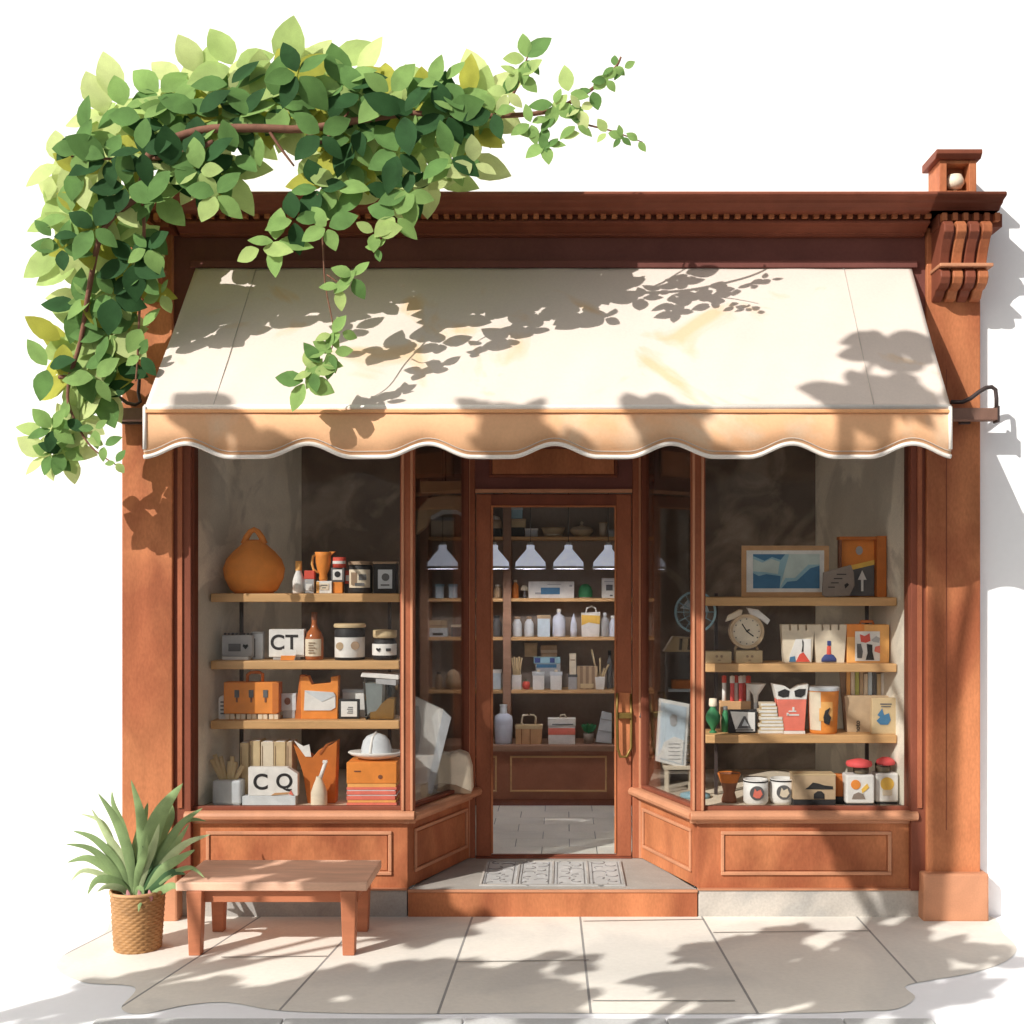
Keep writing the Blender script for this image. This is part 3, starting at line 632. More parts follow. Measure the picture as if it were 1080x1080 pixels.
m=t.m(); m.prism([(-22,30),(-19,37),(-8,43),(-4,43),(-5,37),(-13,33)],-3,3); m.obj('bell','cream',t.e,.004)
m=t.m(); m.prism([(22,27),(25,32),(12,43),(0,45),(4,37),(14,33)],-3,3); m.obj('bell','white',t.e,.004)
t.m().tube([(-10,0,5),(-12,0,.5)],1.4,6).tube([(10,0,5),(12,0,.5)],1.4,6).obj('feet','kraft',t.e)
for k,px in enumerate((840,874)):
    t = Item('paper_bag',['cream notched paper bag with white window and red shape','cream notched paper bag with a blue and red bottle drawing'][k],'bag',px,YS,z)
    pl=[(-14,0),(15,0),(18,40)]
    for q in range(3):
        xq=10-q*8.5; pl+=[(xq,40),(xq,34),(xq-1.6,34),(xq-1.6,40)]
    pl+=[(-17,40)]
    t.prism('body','cream',pl,-6,6,bev=.0015)
    if k==0:
        t.prism('window','white',[(-9,1),(14,1),(14,25),(-2,25),(-9,6)],-6.8,-6.2); t.prism('red_shape','red',[(-2,1),(13,1),(6,11),(2,9)],-7.4,-6.9); t.prism('blue_shape','blue',[(-9,1),(-2,1),(-3,7),(-8,6)],-7.4,-6.9); t.prism('face_line','black',[(4,11),(6,12),(6,22),(4.5,25),(5,18)],-7.4,-6.9)
    else:
        t.lathe('bottle_base','navy',[(0,1),(8,1),(8,4),(5,8),(2.5,9)],c=(-1,-6,0),sy=.2); t.lathe('bottle_neck','red',[(2.5,8),(2.2,17),(0,18)],c=(-1,-6,0),sy=.3); t.box('bottle_cap','navy',-3,1,18,23,y0=-7,y1=-6.2)
t = Item('gift_box','orange handled gift box with a red and black picture on its front','gift box',914,YS,z)
t.box('body','lorange',-22,22,0,40,14,bev=.003); t.box('lid_band','orange',-22.4,-4,27,40.4,14.6); t.m().tube([(-7,0,40),(-6,0,43),(6,0,43),(7,0,40)],1.6,8).obj('handle','dorange',t.e)
pc=t.box('picture','white',-14,12,2,33,y0=-8,y1=-7.4,bev=0); t.prism('red_bloom','red',[(-8,22),(-9,30),(-4,28),(1,31),(2,23),(-3,21)],-8.6,-8.1,parent=pc); t.prism('dark_figure','black',[(-3,3),(6,3),(4,12),(4,19),(-2,20),(-1,10)],-8.6,-8.1,parent=pc); t.prism('dark_side','dgrey',[(-12,5),(-7,5),(-6,12),(-8,20),(-12,20)],-8.6,-8.1,parent=pc); t.prism('coral_side','coral',[(6,12),(12,10),(12,18),(7,17)],-8.6,-8.1,parent=pc); t.prism('grey_bow','grey',[(3,24),(8,28),(12,26),(11,21),(5,22)],-8.6,-8.1,parent=pc)
# third shelf
z = ZR[2]
t = Item('test_tube_rack','wooden rack of red capped white tubes behind the green bottle','rack',775,YS+.10,z)
t.box('rack','wood',-16,16,16,31,12); t.box('rack_foot','dkraft',-15,15,0,15.5,10)
for k,(x_,c_) in enumerate([(-11,'white'),(-3,'crimson'),(1.5,'white'),(6,'crimson'),(10,'red'),(14,'white')]):
    tb=t.lathe('tube',c_,[(0,28),(2.2,28),(2.2,52),(0,53)],c=(x_,-2 if k%2 else 2,0)); t.lathe('cap','red' if c_=='white' else 'white',[(2.6,50),(2.6,57),(0,58)],c=(x_,-2 if k%2 else 2,0),parent=tb)
t = Item('ornament_bottle','round green glass bottle with white stopper by the mullion','bottle',752,YS-.02,z)
t.lathe('body','green',[(0,0),(2,2),(3,6),(7,12),(8,17),(6,22),(3.5,25),(3,28)]); t.lathe('stopper','cream',[(4,28),(4.5,30),(4,36),(0,36.5)]); t.lathe('foot','green',[(0,0),(4,0),(4,1),(1.5,3)])
t = Item('small_bottle','slim green bottle behind the black triangle card','bottle',765,YS+.02,z)
t.lathe('body','green',[(0,0),(4,0),(4.4,12),(3,20),(2,24),(0,24)]); t.lathe('cap','dgrey',[(2.4,23),(2.4,27),(0,27)])
t = Item('print_card','white card in black edging printed with a grey triangle','card',783,YS-.04,z)
t.box('frame','black',-15,15,0,25,2.5); c_=t.prism('card','white',[(-13,23),(13,22),(13,2),(-7,2)],-2,-1.4); t.prism('triangle','dgrey',[(-6,5),(9,5),(3,18),(1,18)],-2.6,-2,parent=c_); t.prism('inner_triangle','palegrey',[(-1,8),(6,8),(2,15)],-3,-2.65,parent=c_); t.box('line','black',-9,11,3,4.2,y0=-2.6,y1=-2.05,parent=c_,bev=0)
t = Item('funnel','white paper funnel standing behind the small book pile','funnel',797,YS+.06,z)
t.lathe('cone','white',[(11,50),(3,38),(2,30)]); t.lathe('stem','palegrey',[(0,0),(6,0),(2,8),(2,31)])
for k in range(9):
    w=[13,12.5,13,11.5,12,9,9.5,8.5,8][k]
    t = Item('book',f'{["bottom","second","third","fourth","fifth","sixth","seventh","eighth","top"][k]} small pale book of the pile beside the red striped cup','book',812+(-3 if k>4 else 0)+k%2,YS-.03,z+k*3.6/S(YS-.03),'small pale books piled beside the red cup')
    t.box('cover','straw' if k%2 else 'cream',-w,w,0,3.5,16,bev=.001); t.box('pages','white',-w+.6,w-.6,.8,2.7,y0=-8.5,y1=-7.9,bev=0)
t = Item('snack_cup','coral red paper cup with black sunglasses shapes on its white top','cup',834,YS-.02,z)
t.prism('body','coral',[(-13,3),(13,3),(15,36),(-16,36)],-9,9,bev=.004); t.prism('base','white',[(-13.5,0),(13.5,0),(13.2,3),(-13.2,3)],-9.3,9.3)
t.prism('white_top','white',[(-16,36),(15,36),(17,52),(8,50),(0,45),(-8,50),(-20,52)],-9,9,bev=.002)
t.prism('lens','black',[(-15,44),(-15,40),(-10,38),(-4,39),(-3,45),(-8,47)],-9.8,-9.1); t.prism('lens','black',[(2,45),(3,39),(9,38),(13,41),(14,47),(7,47)],-9.8,-9.1)
m=t.m(); m.box(-5,7,-9.8,-9.1,19,20.5).box(-4,4,-9.8,-9.1,23,24.2).box(-6,-4,-9.8,-9.1,19,22).box(0,2,-9.8,-9.1,24,28); m.obj('print','white',t.e)
t = Item('tub','round orange and cream tub with pale lid on the third shelf','tub',868,YS-.02,z)
t.lathe('body','orange',[(0,0),(14,0),(14.4,2),(16.5,46)]); t.lathe('lid','palegrey',[(17,45),(17.2,48),(16,49),(0,49)]); l=t.m().lathe([(14.8,4),(16.7,44)],n=10,a0=-165,a1=-110).obj('cream_side','cream',t.e); t.arc('band','lorange',15.6,14,34,26)
t.prism('figure','black',[(-2,12),(3,10),(5,18),(2,22),(4,28),(-1,25),(-3,18)],-17,-15.2)
t = Item('magazine_file','brown magazine file holding a row of coloured books','file',911,YS+.05,z)
t.prism('body','kraft',[(-19,0),(28,0),(32,38),(-22,38)],-7,4,bev=.002); t.prism('back','dkraft',[(-19,0),(28,0),(33,64),(-24,66)],8,10); 
text(t.e,'shoto',7*t.u,(-6*t.u,-7.2*t.u,4*t.u),'black',rot=(90,-90,0))
for k,(c_,h_) in enumerate([('lorange',64),('cream',62),('lime_p',62),('kraft',63),('cream',60),('paleblue',64),('dgrey',63),('straw',60),('white',61),('dkraft',58)]):
    b_=t.box('book',c_,-17+k*4.6,-13+k*4.6,4,h_,y0=4.6,y1=7.6,bev=.001)
t = Item('pouch','beige pouch bag with a dark blue flame print in front of the magazine file','bag',931,YS-.06,z)
t.prism('body','straw',[(-13,0),(15,0),(18,38),(-12,38)],-5,3,bev=.004); t.prism('flame','blue',[(-8,14),(-4,10),(4,10),(7,15),(5,22),(0,20),(-2,27),(-7,20),(-4,18)],-5.7,-5.1); m=t.m(); m.box(-4,8,-5.6,-5.1,31,32.2).box(-3,7,-5.6,-5.1,28.5,29.5); m.obj('print','dgrey',t.e)
# deck of the right window
z = 0.598; y0=.20
t = Item('terracotta_pot','brown flared clay cup at the left end of the right hand deck','pot',769,y0+.06,z)
t.lathe('body','brown',[(0,0),(8,0),(8,3),(6,10),(8,18),(12,30),(11,30),(7,18)]); t.lathe('band','dorange',[(9,21),(12.3,30),(11.8,31),(11,30)])
for k,px in enumerate((797,825)):
    t = Item('mug',['white mug with a full round portrait mark, beside the clay cup','white mug with round portrait mark partly behind the kraft box'][k],'mug',px,y0-.02+k*.03,z)
    t.lathe('body','white',[(0,0),(10,0),(13,4),(13,27),(12,27),(11.5,8),(0,6)]); t.m().lathe([(12.6,24.5),(13.3,24.5),(13.3,26)],n=20).obj('rim_line','black',t.e)
    t.m().tube([(-13,0,21),(-17,0,19),(-17,0,10),(-12,0,7)] if k==9 else [(10,9,21),(14,12,19),(14,12,10),(9,8,8)],1.2,6).obj('handle','white',t.e)
    e_=t.m().disc(-.5,14,7.5,-13.6,-11.5,24).obj('mark','dgrey',t.e); t.m().prism([(-5,11),(-2,9),(2,9),(5,13),(3,18),(-1,16),(-3,19)],-14.2,-13.65).obj('face','coral' if k==0 else 'cream',e_)
t = Item('carton','kraft carton with a black bowler hat print and dark foot','carton',857,y0-.05,z)
t.box('foot','black',-22,22,0,8,22); t.box('body','kraft',-22,22,8.1,33,22); t.prism('hat_print','black',[(-10,19),(19,19),(19,22),(10,23),(4,25),(-2,26),(-6,22)],-11.7,-11.1); t.prism('arch_print','black',[(-1,9),(10,9),(10,14),(7,17),(3,17),(-1,14)],-11.7,-11.1)
t.box('lid_edge','straw',-22.4,22.4,33,34.5,22.6)
t = Item('clay_bowl','rough rusty clay lump bowl behind the kraft carton','bowl',884,y0+.06,z)
t.lathe('body','dorange',[(0,0),(9,0),(12,6),(13,14),(11,24),(9,29),(7,28),(8,20)]); t.lathe('dark_foot','black',[(0,0),(10,0),(11,5),(10,8)],c=(0,-3,0))
for k,(px,w) in enumerate(((905,15),(933,12))):
    t = Item('sweet_jar',['left sweet jar with scalloped red lid and orange and yellow fruit label','right sweet jar with smaller red lid and one yellow round fruit label'][k],'jar',px,y0-.03+k*.05,z)
    t.box('body','white',-w,w,3,33,20,bev=.010); t.box('foot','black',-w+1,w-1,0,3,18); t.lathe('neck','clear',[(8,33),(8,42),(7,43)],c=(3 if k==0 else -2,0,0))
    t.lathe('contents','dkraft',[(0,33.2),(7,33.2),(7,39),(0,39)],c=(3 if k==0 else -2,0,0))
    t.lathe('lid','crimson',[(9+4*(k==0),41),(10+4*(k==0),43),(9+4*(k==0),46),(4,48.5),(0,48.5)],c=(1,0,0),n=16)
    if k==0:
        t.m().disc(-5,23,5,-10.8,-10.1).obj('fruit','orange',t.e); t.prism('fruit','yellow',[(2,14),(9,20),(7,24),(1,18)],-10.8,-10.1); t.prism('print','stonegrey',[(-9,8),(5,8),(3,13),(-2,15),(-7,13)],-10.8,-10.1)
    else:
        t.m().disc(0,22,7,-10.8,-10.1).obj('fruit','yellow',t.e); t.box('print','cream',-5,5,10,16,y0=-10.9,y1=-10.2)
# things seen through the right angled window
t = Item('desk_fan','small pale green wire desk fan behind the right mullion','fan',733,.42,0.600)
t.lathe('base','sky_paint',[(0,0),(16,0),(16,3),(4,6),(0,6)]); t.lathe('pole','palegrey',[(1.6,5),(1.6,180)]); m=t.m(); ring(m,0,195,20,2.2,-4,-1); ring(m,0,195,12,.8,-4,-3); ring(m,0,195,5,1.2,-4,-3)
for i in range(12):
    a=2*math.pi*i/12; m.tube([(5*math.cos(a),-4,195+5*math.sin(a)),(20*math.cos(a),-3,195+20*math.sin(a))],.5,5)
m.obj('cage','sky_paint',t.e); m=t.m()
for i in range(3):
    a=2*math.pi*i/3+.4; m.prism([(3*math.cos(a),195+3*math.sin(a)),(15*math.cos(a-.4),195+15*math.sin(a-.4)),(16*math.cos(a+.4),195+16*math.sin(a+.4))],0,1)
m.obj('blades','palegrey',t.e); t.lathe('motor','grey',[(0,0),(6,0)],c=(0,4,190)); t.box('motor_body','grey',-5,5,189,200,y0=2,y1=12)
t = Item('cabinet','dark narrow cabinet with blue shelf edge behind the angled glass','cabinet',722,.95,0.600)
m=t.m(); m.box(-20,-18,-8,12,0,135).box(18,20,-8,12,0,135).box(-18,18,10,12,0,135).box(-20,20,-8,12,135,138); m.obj('carcass','dgrey',t.e)
for zq in (30,62,96): t.box('shelf','paleblue' if zq==96 else 'dgrey',-18,18,zq,zq+3,y0=-8.5,y1=10)
t.box('folded_cloth','dorange',-14,6,99,108,12); t.box('book','stonegrey',-12,14,65,82,12); t.box('book','kraft',-14,12,33,50,12)
t = Item('box','khaki painted sample box with dark letters on top of the cabinet','box',721,.93,0.600+138.3/S(.95))
t.prism('body','straw',[(-22,0),(20,0),(16,14),(-12,16)],-8,8,bev=.002); t.prism('letter','black',[(-6,2),(-3,2),(-2,14),(-5,14)],-8.8,-8.1); t.prism('letter','black',[(3,2),(6,2),(7,14),(4,14)],-8.8,-8.1); 
t = Item('stool','small white stool standing on the deck in the angled window','stool',716,.62,0.600)
t.box('top','cream',-17,15,24,28,22); 
for sx,sy in ((-13,-8),(12,-8),(-13,8),(12,8)): t.box('leg','cream',sx-1.6,sx+1.6,0,24,y0=sy-1.6,y1=sy+1.6)
t.box('rail','palegrey',-12,11,17,20,y0=6,y1=8)
t = Item('poster_board','pale blue poster in a white frame leaning in the angled window','poster',708,.585,0.600+29/S(.585),rz=-6)
t.prism('frame','white',[(-17,4),(15,-4),(19,64),(-13,70)],-2,1,bev=.002); c_=t.prism('print','paleblue',[(-14,7),(12,0),(16,61),(-11,66)],-2.8,-2.1)
t.prism('figure','grey',[(-1,42),(3,40),(6,44),(6,52),(1,54),(-2,50)],-3.4,-2.85,parent=c_); t.prism('light_patch','white',[(-14,8),(11,1),(13,26),(3,30),(-8,24)],-3.3,-2.85,parent=c_)
m=t.m(); [m.box(-3,9,-3.8,-3.35,6+q*4,6.7+q*4) for q in range(5)]; m.obj('lines','grey',c_)
for k in range(4):
    t = Item('folded_towel',f'{["lowest","second","third","topmost"][k]} folded cream towel stacked on the white stool','towel',726,.68,0.600+(30+k*9)/S(.68),'folded cream towels on the stool')
    t.box('towel','cream' if k%2 else 'straw',-10,9-k,0,8.6,16,bev=.012); t.box('fold','white',-9.6,8.4-k,3.9,4.5,y0=-8.6,y1=-7.8,bev=0)

# things seen through the left angled window
t = Item('hanging_shade','tan rattan arched lamp shade hanging behind the left angled glass','lamp shade',468,1.15,Z(552,1.15))
m=t.m()
pl=[(-28,-12),(-26,14),(-16,26),(2,30),(26,28),(34,14),(34,-6),(28,6),(14,14),(0,14),(-12,8),(-18,-4)]
m.prism(pl,-8,8); m.obj('shade','kraft',t.e,.006); t.box('canopy_box','wood',-24,34,32,44,14); t.m().tube([(2,0,44),(2,0,230)],.6,6).obj('cord','black',t.e)
t.prism('inner_liner','palegrey',[(-14,8),(0,14),(14,14),(28,6),(28,2),(14,10),(0,10),(-12,4)],-7,7)
t = Item('folded_poster','large folded white poster board with grey edge leaning behind the mullion','poster',446,.42,0.600)
t.prism('board','white',[(-12,12),(6,16),(22,92),(-12,108)],-3,2,bev=.002); t.prism('edge','palegrey',[(6,4),(10,4),(30,84),(22,92),(6,16)],-4,1); t.prism('grey_print','grey',[(-12,40),(-4,48),(-1,78),(-4,96),(-12,98)],-3.8,-3.1); t.prism('stand','straw',[(-2,0),(8,0),(8,14),(-2,12)],-2,6)
t = Item('cloth_sack','squat beige cloth sack slumped on the deck in the left angled window','sack',478,.62,0.600)
t.prism('body','cream',[(-26,0),(-27,14),(-24,34),(-16,42),(-4,40),(6,43),(16,40),(20,26),(21,0)],-14,12,bev=.02); t.prism('base_band','dkraft',[(-25,0),(-24,6),(-12,11),(4,9),(20,2),(20,0)],-15,-14.1)
# ------------------------------------------------------------------ interior: counter and wall shelving
YC = 2.55
ct = thing('shop_counter','long panelled reddish brown counter across the back of the shop','counter',(0,YC,0.1545))
ca,cb = X(400,YC),X(720,YC)
cz = Z(786,YC)-0.1545
M().box(ca,cb,0.0,0.42,0,cz-0.045).obj('body','counter',ct); M().box(ca-.02,cb+.02,-0.03,0.43,cz-0.044,cz).obj('top','shelfdark',ct,.004)
for a,b in ((452,512),(538,640),(662,715)):
    x0_,x1_=X(a-8 if a==452 else a,YC),X(b if b!=512 else 524,YC); zz0,zz1=Z(835,YC)-.1545,Z(797,YC)-.1545
    m=M().box(x0_,x1_,-.014,0,zz0,zz0+.014).box(x0_,x1_,-.014,0,zz1-.014,zz1).box(x0_,x0_+.014,-.0135,0,zz0+.014,zz1-.014).box(x1_-.014,x1_,-.0135,0,zz0+.014,zz1-.014)
    m.obj('panel_moulding','shelfwood',ct,.002)
M().box(ca,cb,-.010,0,0,.05).obj('skirting','terra_dark',ct)
CT = 0.1545+cz
YW = 2.70
sh = thing('wall_shelving','tall brown wall shelving with five boards behind the counter','shelving',(0,YW,CT))
sa,sb = X(443,YW),X(700,YW)
ys=[566,631,672,728]
for a,b in ((443,452),(530.5,539),(690,700)): M().box(X(a,YW),X(b,YW),-.012,.28,0,Z(505,YW)-CT).obj('upright','shelfdark',sh,.003)
for py in ys:
    zz=Z(py,YW)-CT
    for a,b in ((452,530.5),(539,690)): M().box(X(a,YW)+.001,X(b,YW)-.001,-.0,.28,zz-.026,zz).obj('shelf','shelfwood',sh,.002)
M().box(sa,sb,.281,.295,0,Z(505,YW)-CT).obj('back_panel','roomwall',sh)
M().box(sa-.03,sb+.03,-.03,.295,Z(505,YW)-CT+.001,Z(500,YW)-CT).obj('top','shelfdark',sh,.003)
YI = 2.80
SZ = [Z(py,YW)+.0005 for py in ys]
k_=S(YI)/S(YW)
LAMP_W = 3.6
def simple_bottle(px,z,y,r,h,c_,cap,label,neck=.45,name='bottle',cat='bottle'):
    t=Item(name,label,cat,px,y,z); t.lathe('body',c_,[(0,0),(r*.95,0),(r,1),(r,h*.62),(r*.8,h*.74),(r*neck,h*.82),(r*neck,h*.9)],n=16); t.lathe('cap',cap,[(r*neck*1.15,h*.88),(r*neck*1.15,h),(0,h+.2)],n=12); return t
def simple_box(px,z,y,w,h,c_,label,d=10,name='carton',cat='carton',band=None,lid=None,prints=()):
    t=Item(name,label,cat,px,y,z); t.box('body',c_,-w/2,w/2,0,h,d,bev=.002)
    if lid: t.box('lid',lid,-w/2-.5,w/2+.5,h+.02,h+h*.14+1,d+.8,bev=.001)
    if band: t.box('band',band,-w/2-.15,w/2+.15,h*.35,h*.6,d+.4,bev=0)
    for (c2,x0,x1,z0,z1) in prints: t.box('print',c2,x0,x1,z0,z1,y0=-d/2-.5,y1=-d/2,bev=0)
    return t
# top board
z=SZ[0]
simple_box(546,z,YI,14,10,'black','black storage box under the tan box on the top interior shelf')
simple_box(546,z+10/S(YI),YI,17,7,'straw','tan shoe box stacked on the black storage box',lid='kraft')
simple_box(545,z+19.5/S(YI),YI,12,9,'sky_paint','small blue and white tin on top of the tan shoe box',lid='palegrey')
simple_box(560.5,z,YI,13,7,'palegrey','low pale grey box between the tan boxes and the bread basket',lid='white')
t=Item('basket','wide wicker bread basket on the top interior shelf','basket',583.5,YI,z)
t.lathe('body','straw',[(0,0),(9,0),(12,8),(12.5,9.5),(11,9.5),(8,2)],sy=.6); t.lathe('rim','kraft',[(12.2,8.4),(13,9.4),(12.2,10.2),(11.6,9.4)],sy=.6); t.arc('weave_band','cream',9.6,1.5,3,80)
t=Item('tureen','beige lidded tureen with a knob on the top interior shelf','tureen',613.5,YI,z)
t.lathe('bowl','straw',[(0,0),(7,0),(12.5,6),(12.5,7)],sy=.7); t.lathe('lid','cream',[(12.8,7),(9,10.5),(3,11.5),(1,13),(2,15),(0,17)],sy=.7)
t=Item('cup','tall beige tumbler on the top interior shelf','tumbler',636,YI,z); t.lathe('body','cream',[(0,0),(3.6,0),(4.4,15),(3.8,15),(3,2)]); t.lathe('rim','straw',[(4.4,14.4),(4.8,15),(4.2,15.4)])
simple_box(646,z,YI,8,6,'palegrey','small grey box at the right end of the top interior shelf',lid='grey')
simple_box(521,z,YI,16,9,'black','dark box under the beige cap, left section of the interior shelving')
t=Item('flat_cap','beige cap with white lining on the dark box left of the upright','cap',521,YI,z+9/S(YI)); t.lathe('crown','kraft',[(10,0),(10,4),(7,9),(0,11)],sy=.7); t.lathe('lining','white',[(8,6),(6,12),(0,14)],sy=.6)
simple_box(467,z,YI,24,17,'cream','rounded cream box seen through the left angled glass above the lamp',lid='grey')
# pendant lamps
for k,px in enumerate((467,521,559.5,599.5,641.5)):
    lab=['white bell pendant lamp seen through the left angled window','white bell pendant lamp left of the shelving upright','white bell pendant lamp just right of the shelving upright, above the white box','white bell pendant lamp at the middle of the door glass','white bell pendant lamp nearest the right door stile'][k]
    yl=2.10; t=Item('pendant_lamp',lab,'lamp',px,yl,Z(600,yl),'white bell pendant lamps in front of the interior shelves')
    t.lathe('shade','lampshade',[(16,0),(16,3),(15.6,7),(10,14),(5.5,19),(4.2,21),(4.2,25)]); t.lathe('rim','palegrey',[(16.4,0),(16.6,1.5),(16.4,3)]); t.lathe('socket','grey',[(3,23),(3,28),(0,28)])
    t.m().tube([(0,0,27),(0,0,(3.6-Z(600,yl))*S(yl))],.35,5).obj('cord','black',t.e)
    lp=bpy.data.lights.new('fill_bulb','POINT'); lp.energy=LAMP_W; lp.color=(1.0,.93,.85); lp.shadow_soft_size=.015  # light added inside each pendant shade to brighten the dim interior
    lo=bpy.data.objects.new('fill_bulb',lp); COL.objects.link(lo); lo.parent=t.e; lo.location=(0,0,.035)
# second board
z=SZ[1]
simple_bottle(543.5,z,YI,3.6,19,'dorange','cream','small orange bottle with cream cap beside the upright')
t=Item('mushroom_lamp','little cream domed table lamp on the second interior shelf','lamp',553,YI,z); t.lathe('base','dgrey',[(0,0),(3,0),(1.2,2),(1,8)]); t.lathe('dome','cream',[(4,8),(3.8,11),(2,13.5),(0,14)])
simple_box(581.5,z,YI,48,17.5,'white','long white carton with blue print on the second interior shelf',prints=(('blue',-11,9,4,11),('grey',-17,-11,4,6),('grey',-4,10,14,14.8),('grey',19,22,12,14)))
t=Item('cloche','dark green glass dome on the second interior shelf','dome',617.5,YI,z); t.lathe('dome','green',[(7.5,1),(7.5,7),(6,12),(3,14.5),(0,15)]); t.lathe('base','dkraft',[(0,0),(8.2,0),(8.2,1),(0,1.2)])
simple_box(642,z,YI,15,21,'white','white carton with a grey picture at the right end of the second interior shelf',prints=(('dgrey',-3,4,8,14),('grey',-5,5,17,17.8),('dgrey',1,4,2,3.5)))
simple_bottle(525,z,YI,4,14,'kraft','cream','squat tan bottle left of the upright on the second interior shelf',.6)
for q,px in enumerate((464,478)): simple_box(px,z,YI,8,12,'paleblue',['pale blue packet nearer the brown stile behind the left angled glass','pale blue packet nearer the door post behind the left angled glass'][q],lid='sky_paint')
# third board
z=SZ[2]
simple_bottle(545.5,z,YI,5,21,'palegrey','dkraft','white bottle with blue band next to the upright, third interior shelf',.6).e
simple_bottle(558,z,YI,5,21,'palegrey','dkraft','plain white square shouldered bottle, third interior shelf',.5)
simple_box(573.5,z,YI,13,19,'paleblue','pale blue canister with tan top on the third interior shelf',lid='kraft')
simple_bottle(589.5,z,YI,6.8,29,'ice','white','tallest white bottle on the third interior shelf',.3)
t=Item('cone_vase','slim pointed white vase on the third interior shelf','vase',605,YI,z); t.lathe('body','ice',[(0,0),(3,0),(3.6,6),(3.2,14),(1.6,20),(0,25)]); t.lathe('foot','palegrey',[(0,0),(3.4,0),(3.2,1)])
t=Item('carrier_bag','white and yellow carrier bag with loop handle on the third interior shelf','bag',623,YI,z); t.prism('body','white',[(-9.5,0),(9,0),(10,26),(-10,25)],-4,4,bev=.003); t.prism('yellow_wash','yellow',[(-9.6,12),(-2,15),(9.5,13),(9.8,22),(-9.8,23)],-4.5,-4.05); t.m().tube([(-5,0,25),(-4,0,30),(1,0,32),(5,0,30),(6,0,25)],.9,6).obj('handle','white',t.e)
simple_bottle(638,z,YI,4.5,25,'grey','palegrey','grey bottle right of the carrier bag',.4)
simple_bottle(647.5,z,YI,5,22,'ice','white','bluish white bottle at the right end of the third interior shelf',.6)
simple_bottle(524,z,YI,5,22,'dgrey','black','dark bottle left of the upright on the third interior shelf',.5)
simple_box(463,z,YI,19,9,'palegrey','grey patterned box behind the left angled glass, on the third board',prints=(('black',-6,5,1.5,4),)); simple_box(462,z+9.1/S(YI),YI,19,8,'kraft','tan box stacked on the grey patterned box',prints=(('dkraft',-7,7,2,3),))
simple_box(481,z,YI,9,10,'dgrey','small dark tin next to the grey patterned box',lid='cream')
# fourth board
z=SZ[3]
for px,lab in ((545,'white square pot holding a fan of sticks beside the upright'),(633,'white tapered cup holding wooden tools on the fourth interior shelf')):
    t=Item('tool_pot',lab,'pot',px,YI,z)
    if px<600: t.box('pot','white',-5,5,0,15,9)
    else: t.prism('pot','white',[(-4.5,0),(4,0),(5,13),(-5.5,13)],-4.5,4.5,bev=.002)
    for q in range(5):
        a=-4.5+q*2.2; t.m().tube([(a*.5,0,10),(a*1.2 if px<600 else -9+q*4.5,q%2,[33,34,33,34,33][q] if px<600 else [42,24,33,22,26][q])],1.0,6).obj('stick','straw',t.e)
t=Item('tomato_timer','round red tomato shaped timer between two white pots','timer',555,YI-.03,z); t.lathe('body','red',[(0,0),(3,0.5),(4.2,4),(3.4,8),(0,9)]); t.lathe('stalk','green',[(1.6,8.4),(.6,9.2),(.5,10.5),(0,10.6)])
for px,lab in ((568,'white lidded canister right of the red timer'),(586.5,'white lidded canister left of the grey tin')):
    t=Item('canister',lab,'canister',px,YI-.03,z); t.box('body','white',-6,6,0,15,10); t.box('lid','palegrey',-6.6,6.6,15,18.5,11); t.lathe('knob','cream',[(1.5,18.5),(2,20.5),(0,21)])
simple_box(578,z+0/S(YI),YI+.08,26,26,'grey','grey carton with blue print standing behind the white canisters',prints=(('blue',-12,9,22,25.6),))
simple_box(577,z+26.2/S(YI+.08),YI+.08,28,7,'sky_paint','blue patterned box on top of the grey carton',prints=(('navy',-13,-7,1,6),('navy',3,8,1,6)))
simple_box(579,z+33.4/S(YI+.08),YI+.08,17,12,'kraft','kraft box with pale stripe high on the stack of the fourth interior shelf',band='cream')
simple_box(560,z+33.4/S(YI+.08),YI+.08,13,12,'straw','tan box left of the striped kraft box on the stack',lid='kraft')
simple_box(604,z,YI,9,13,'grey','short grey tin below the pale carton',lid='dgrey'); simple_box(604,z+15.5/S(YI),YI,7,22,'cream','narrow pale carton standing on the short grey tin',prints=(('dkraft',-2.5,2.5,15,16),))
t=Item('slatted_crate','brown slatted crate on the fourth interior shelf','crate',618,YI+.02,z); t.box('body','dkraft',-9,9,0,24,10); m=t.m(); [m.box(-9.5+q*6.2,-6.5+q*6.2,-5.8,-5.1,0,24.5) for q in range(4)]; m.obj('slats','kraft',t.e); t.box('front_label','straw',-6,8,1,6,y0=-6.6,y1=-5.9)
simple_bottle(643,z,YI+.05,3,40,'dgrey','black','tall dark bottle at the right end of the fourth interior shelf',.5)
simple_box(524,z,YI,9,17,'paleblue','pale blue tin left of the upright on the fourth interior shelf',lid='white')
simple_bottle(463,z,YI,4,18,'dkraft','black','brown flask behind the left angled glass on the fourth board',.5)
t=Item('clay_bust','grey brown dome shaped jar behind the left angled glass on the fourth board','jar',478,YI,z); t.lathe('body','kraft',[(0,0),(8,0),(8,10),(6,17),(3,20),(0,21)]); t.lathe('foot','dkraft',[(0,0),(8.6,0),(8.6,2)])
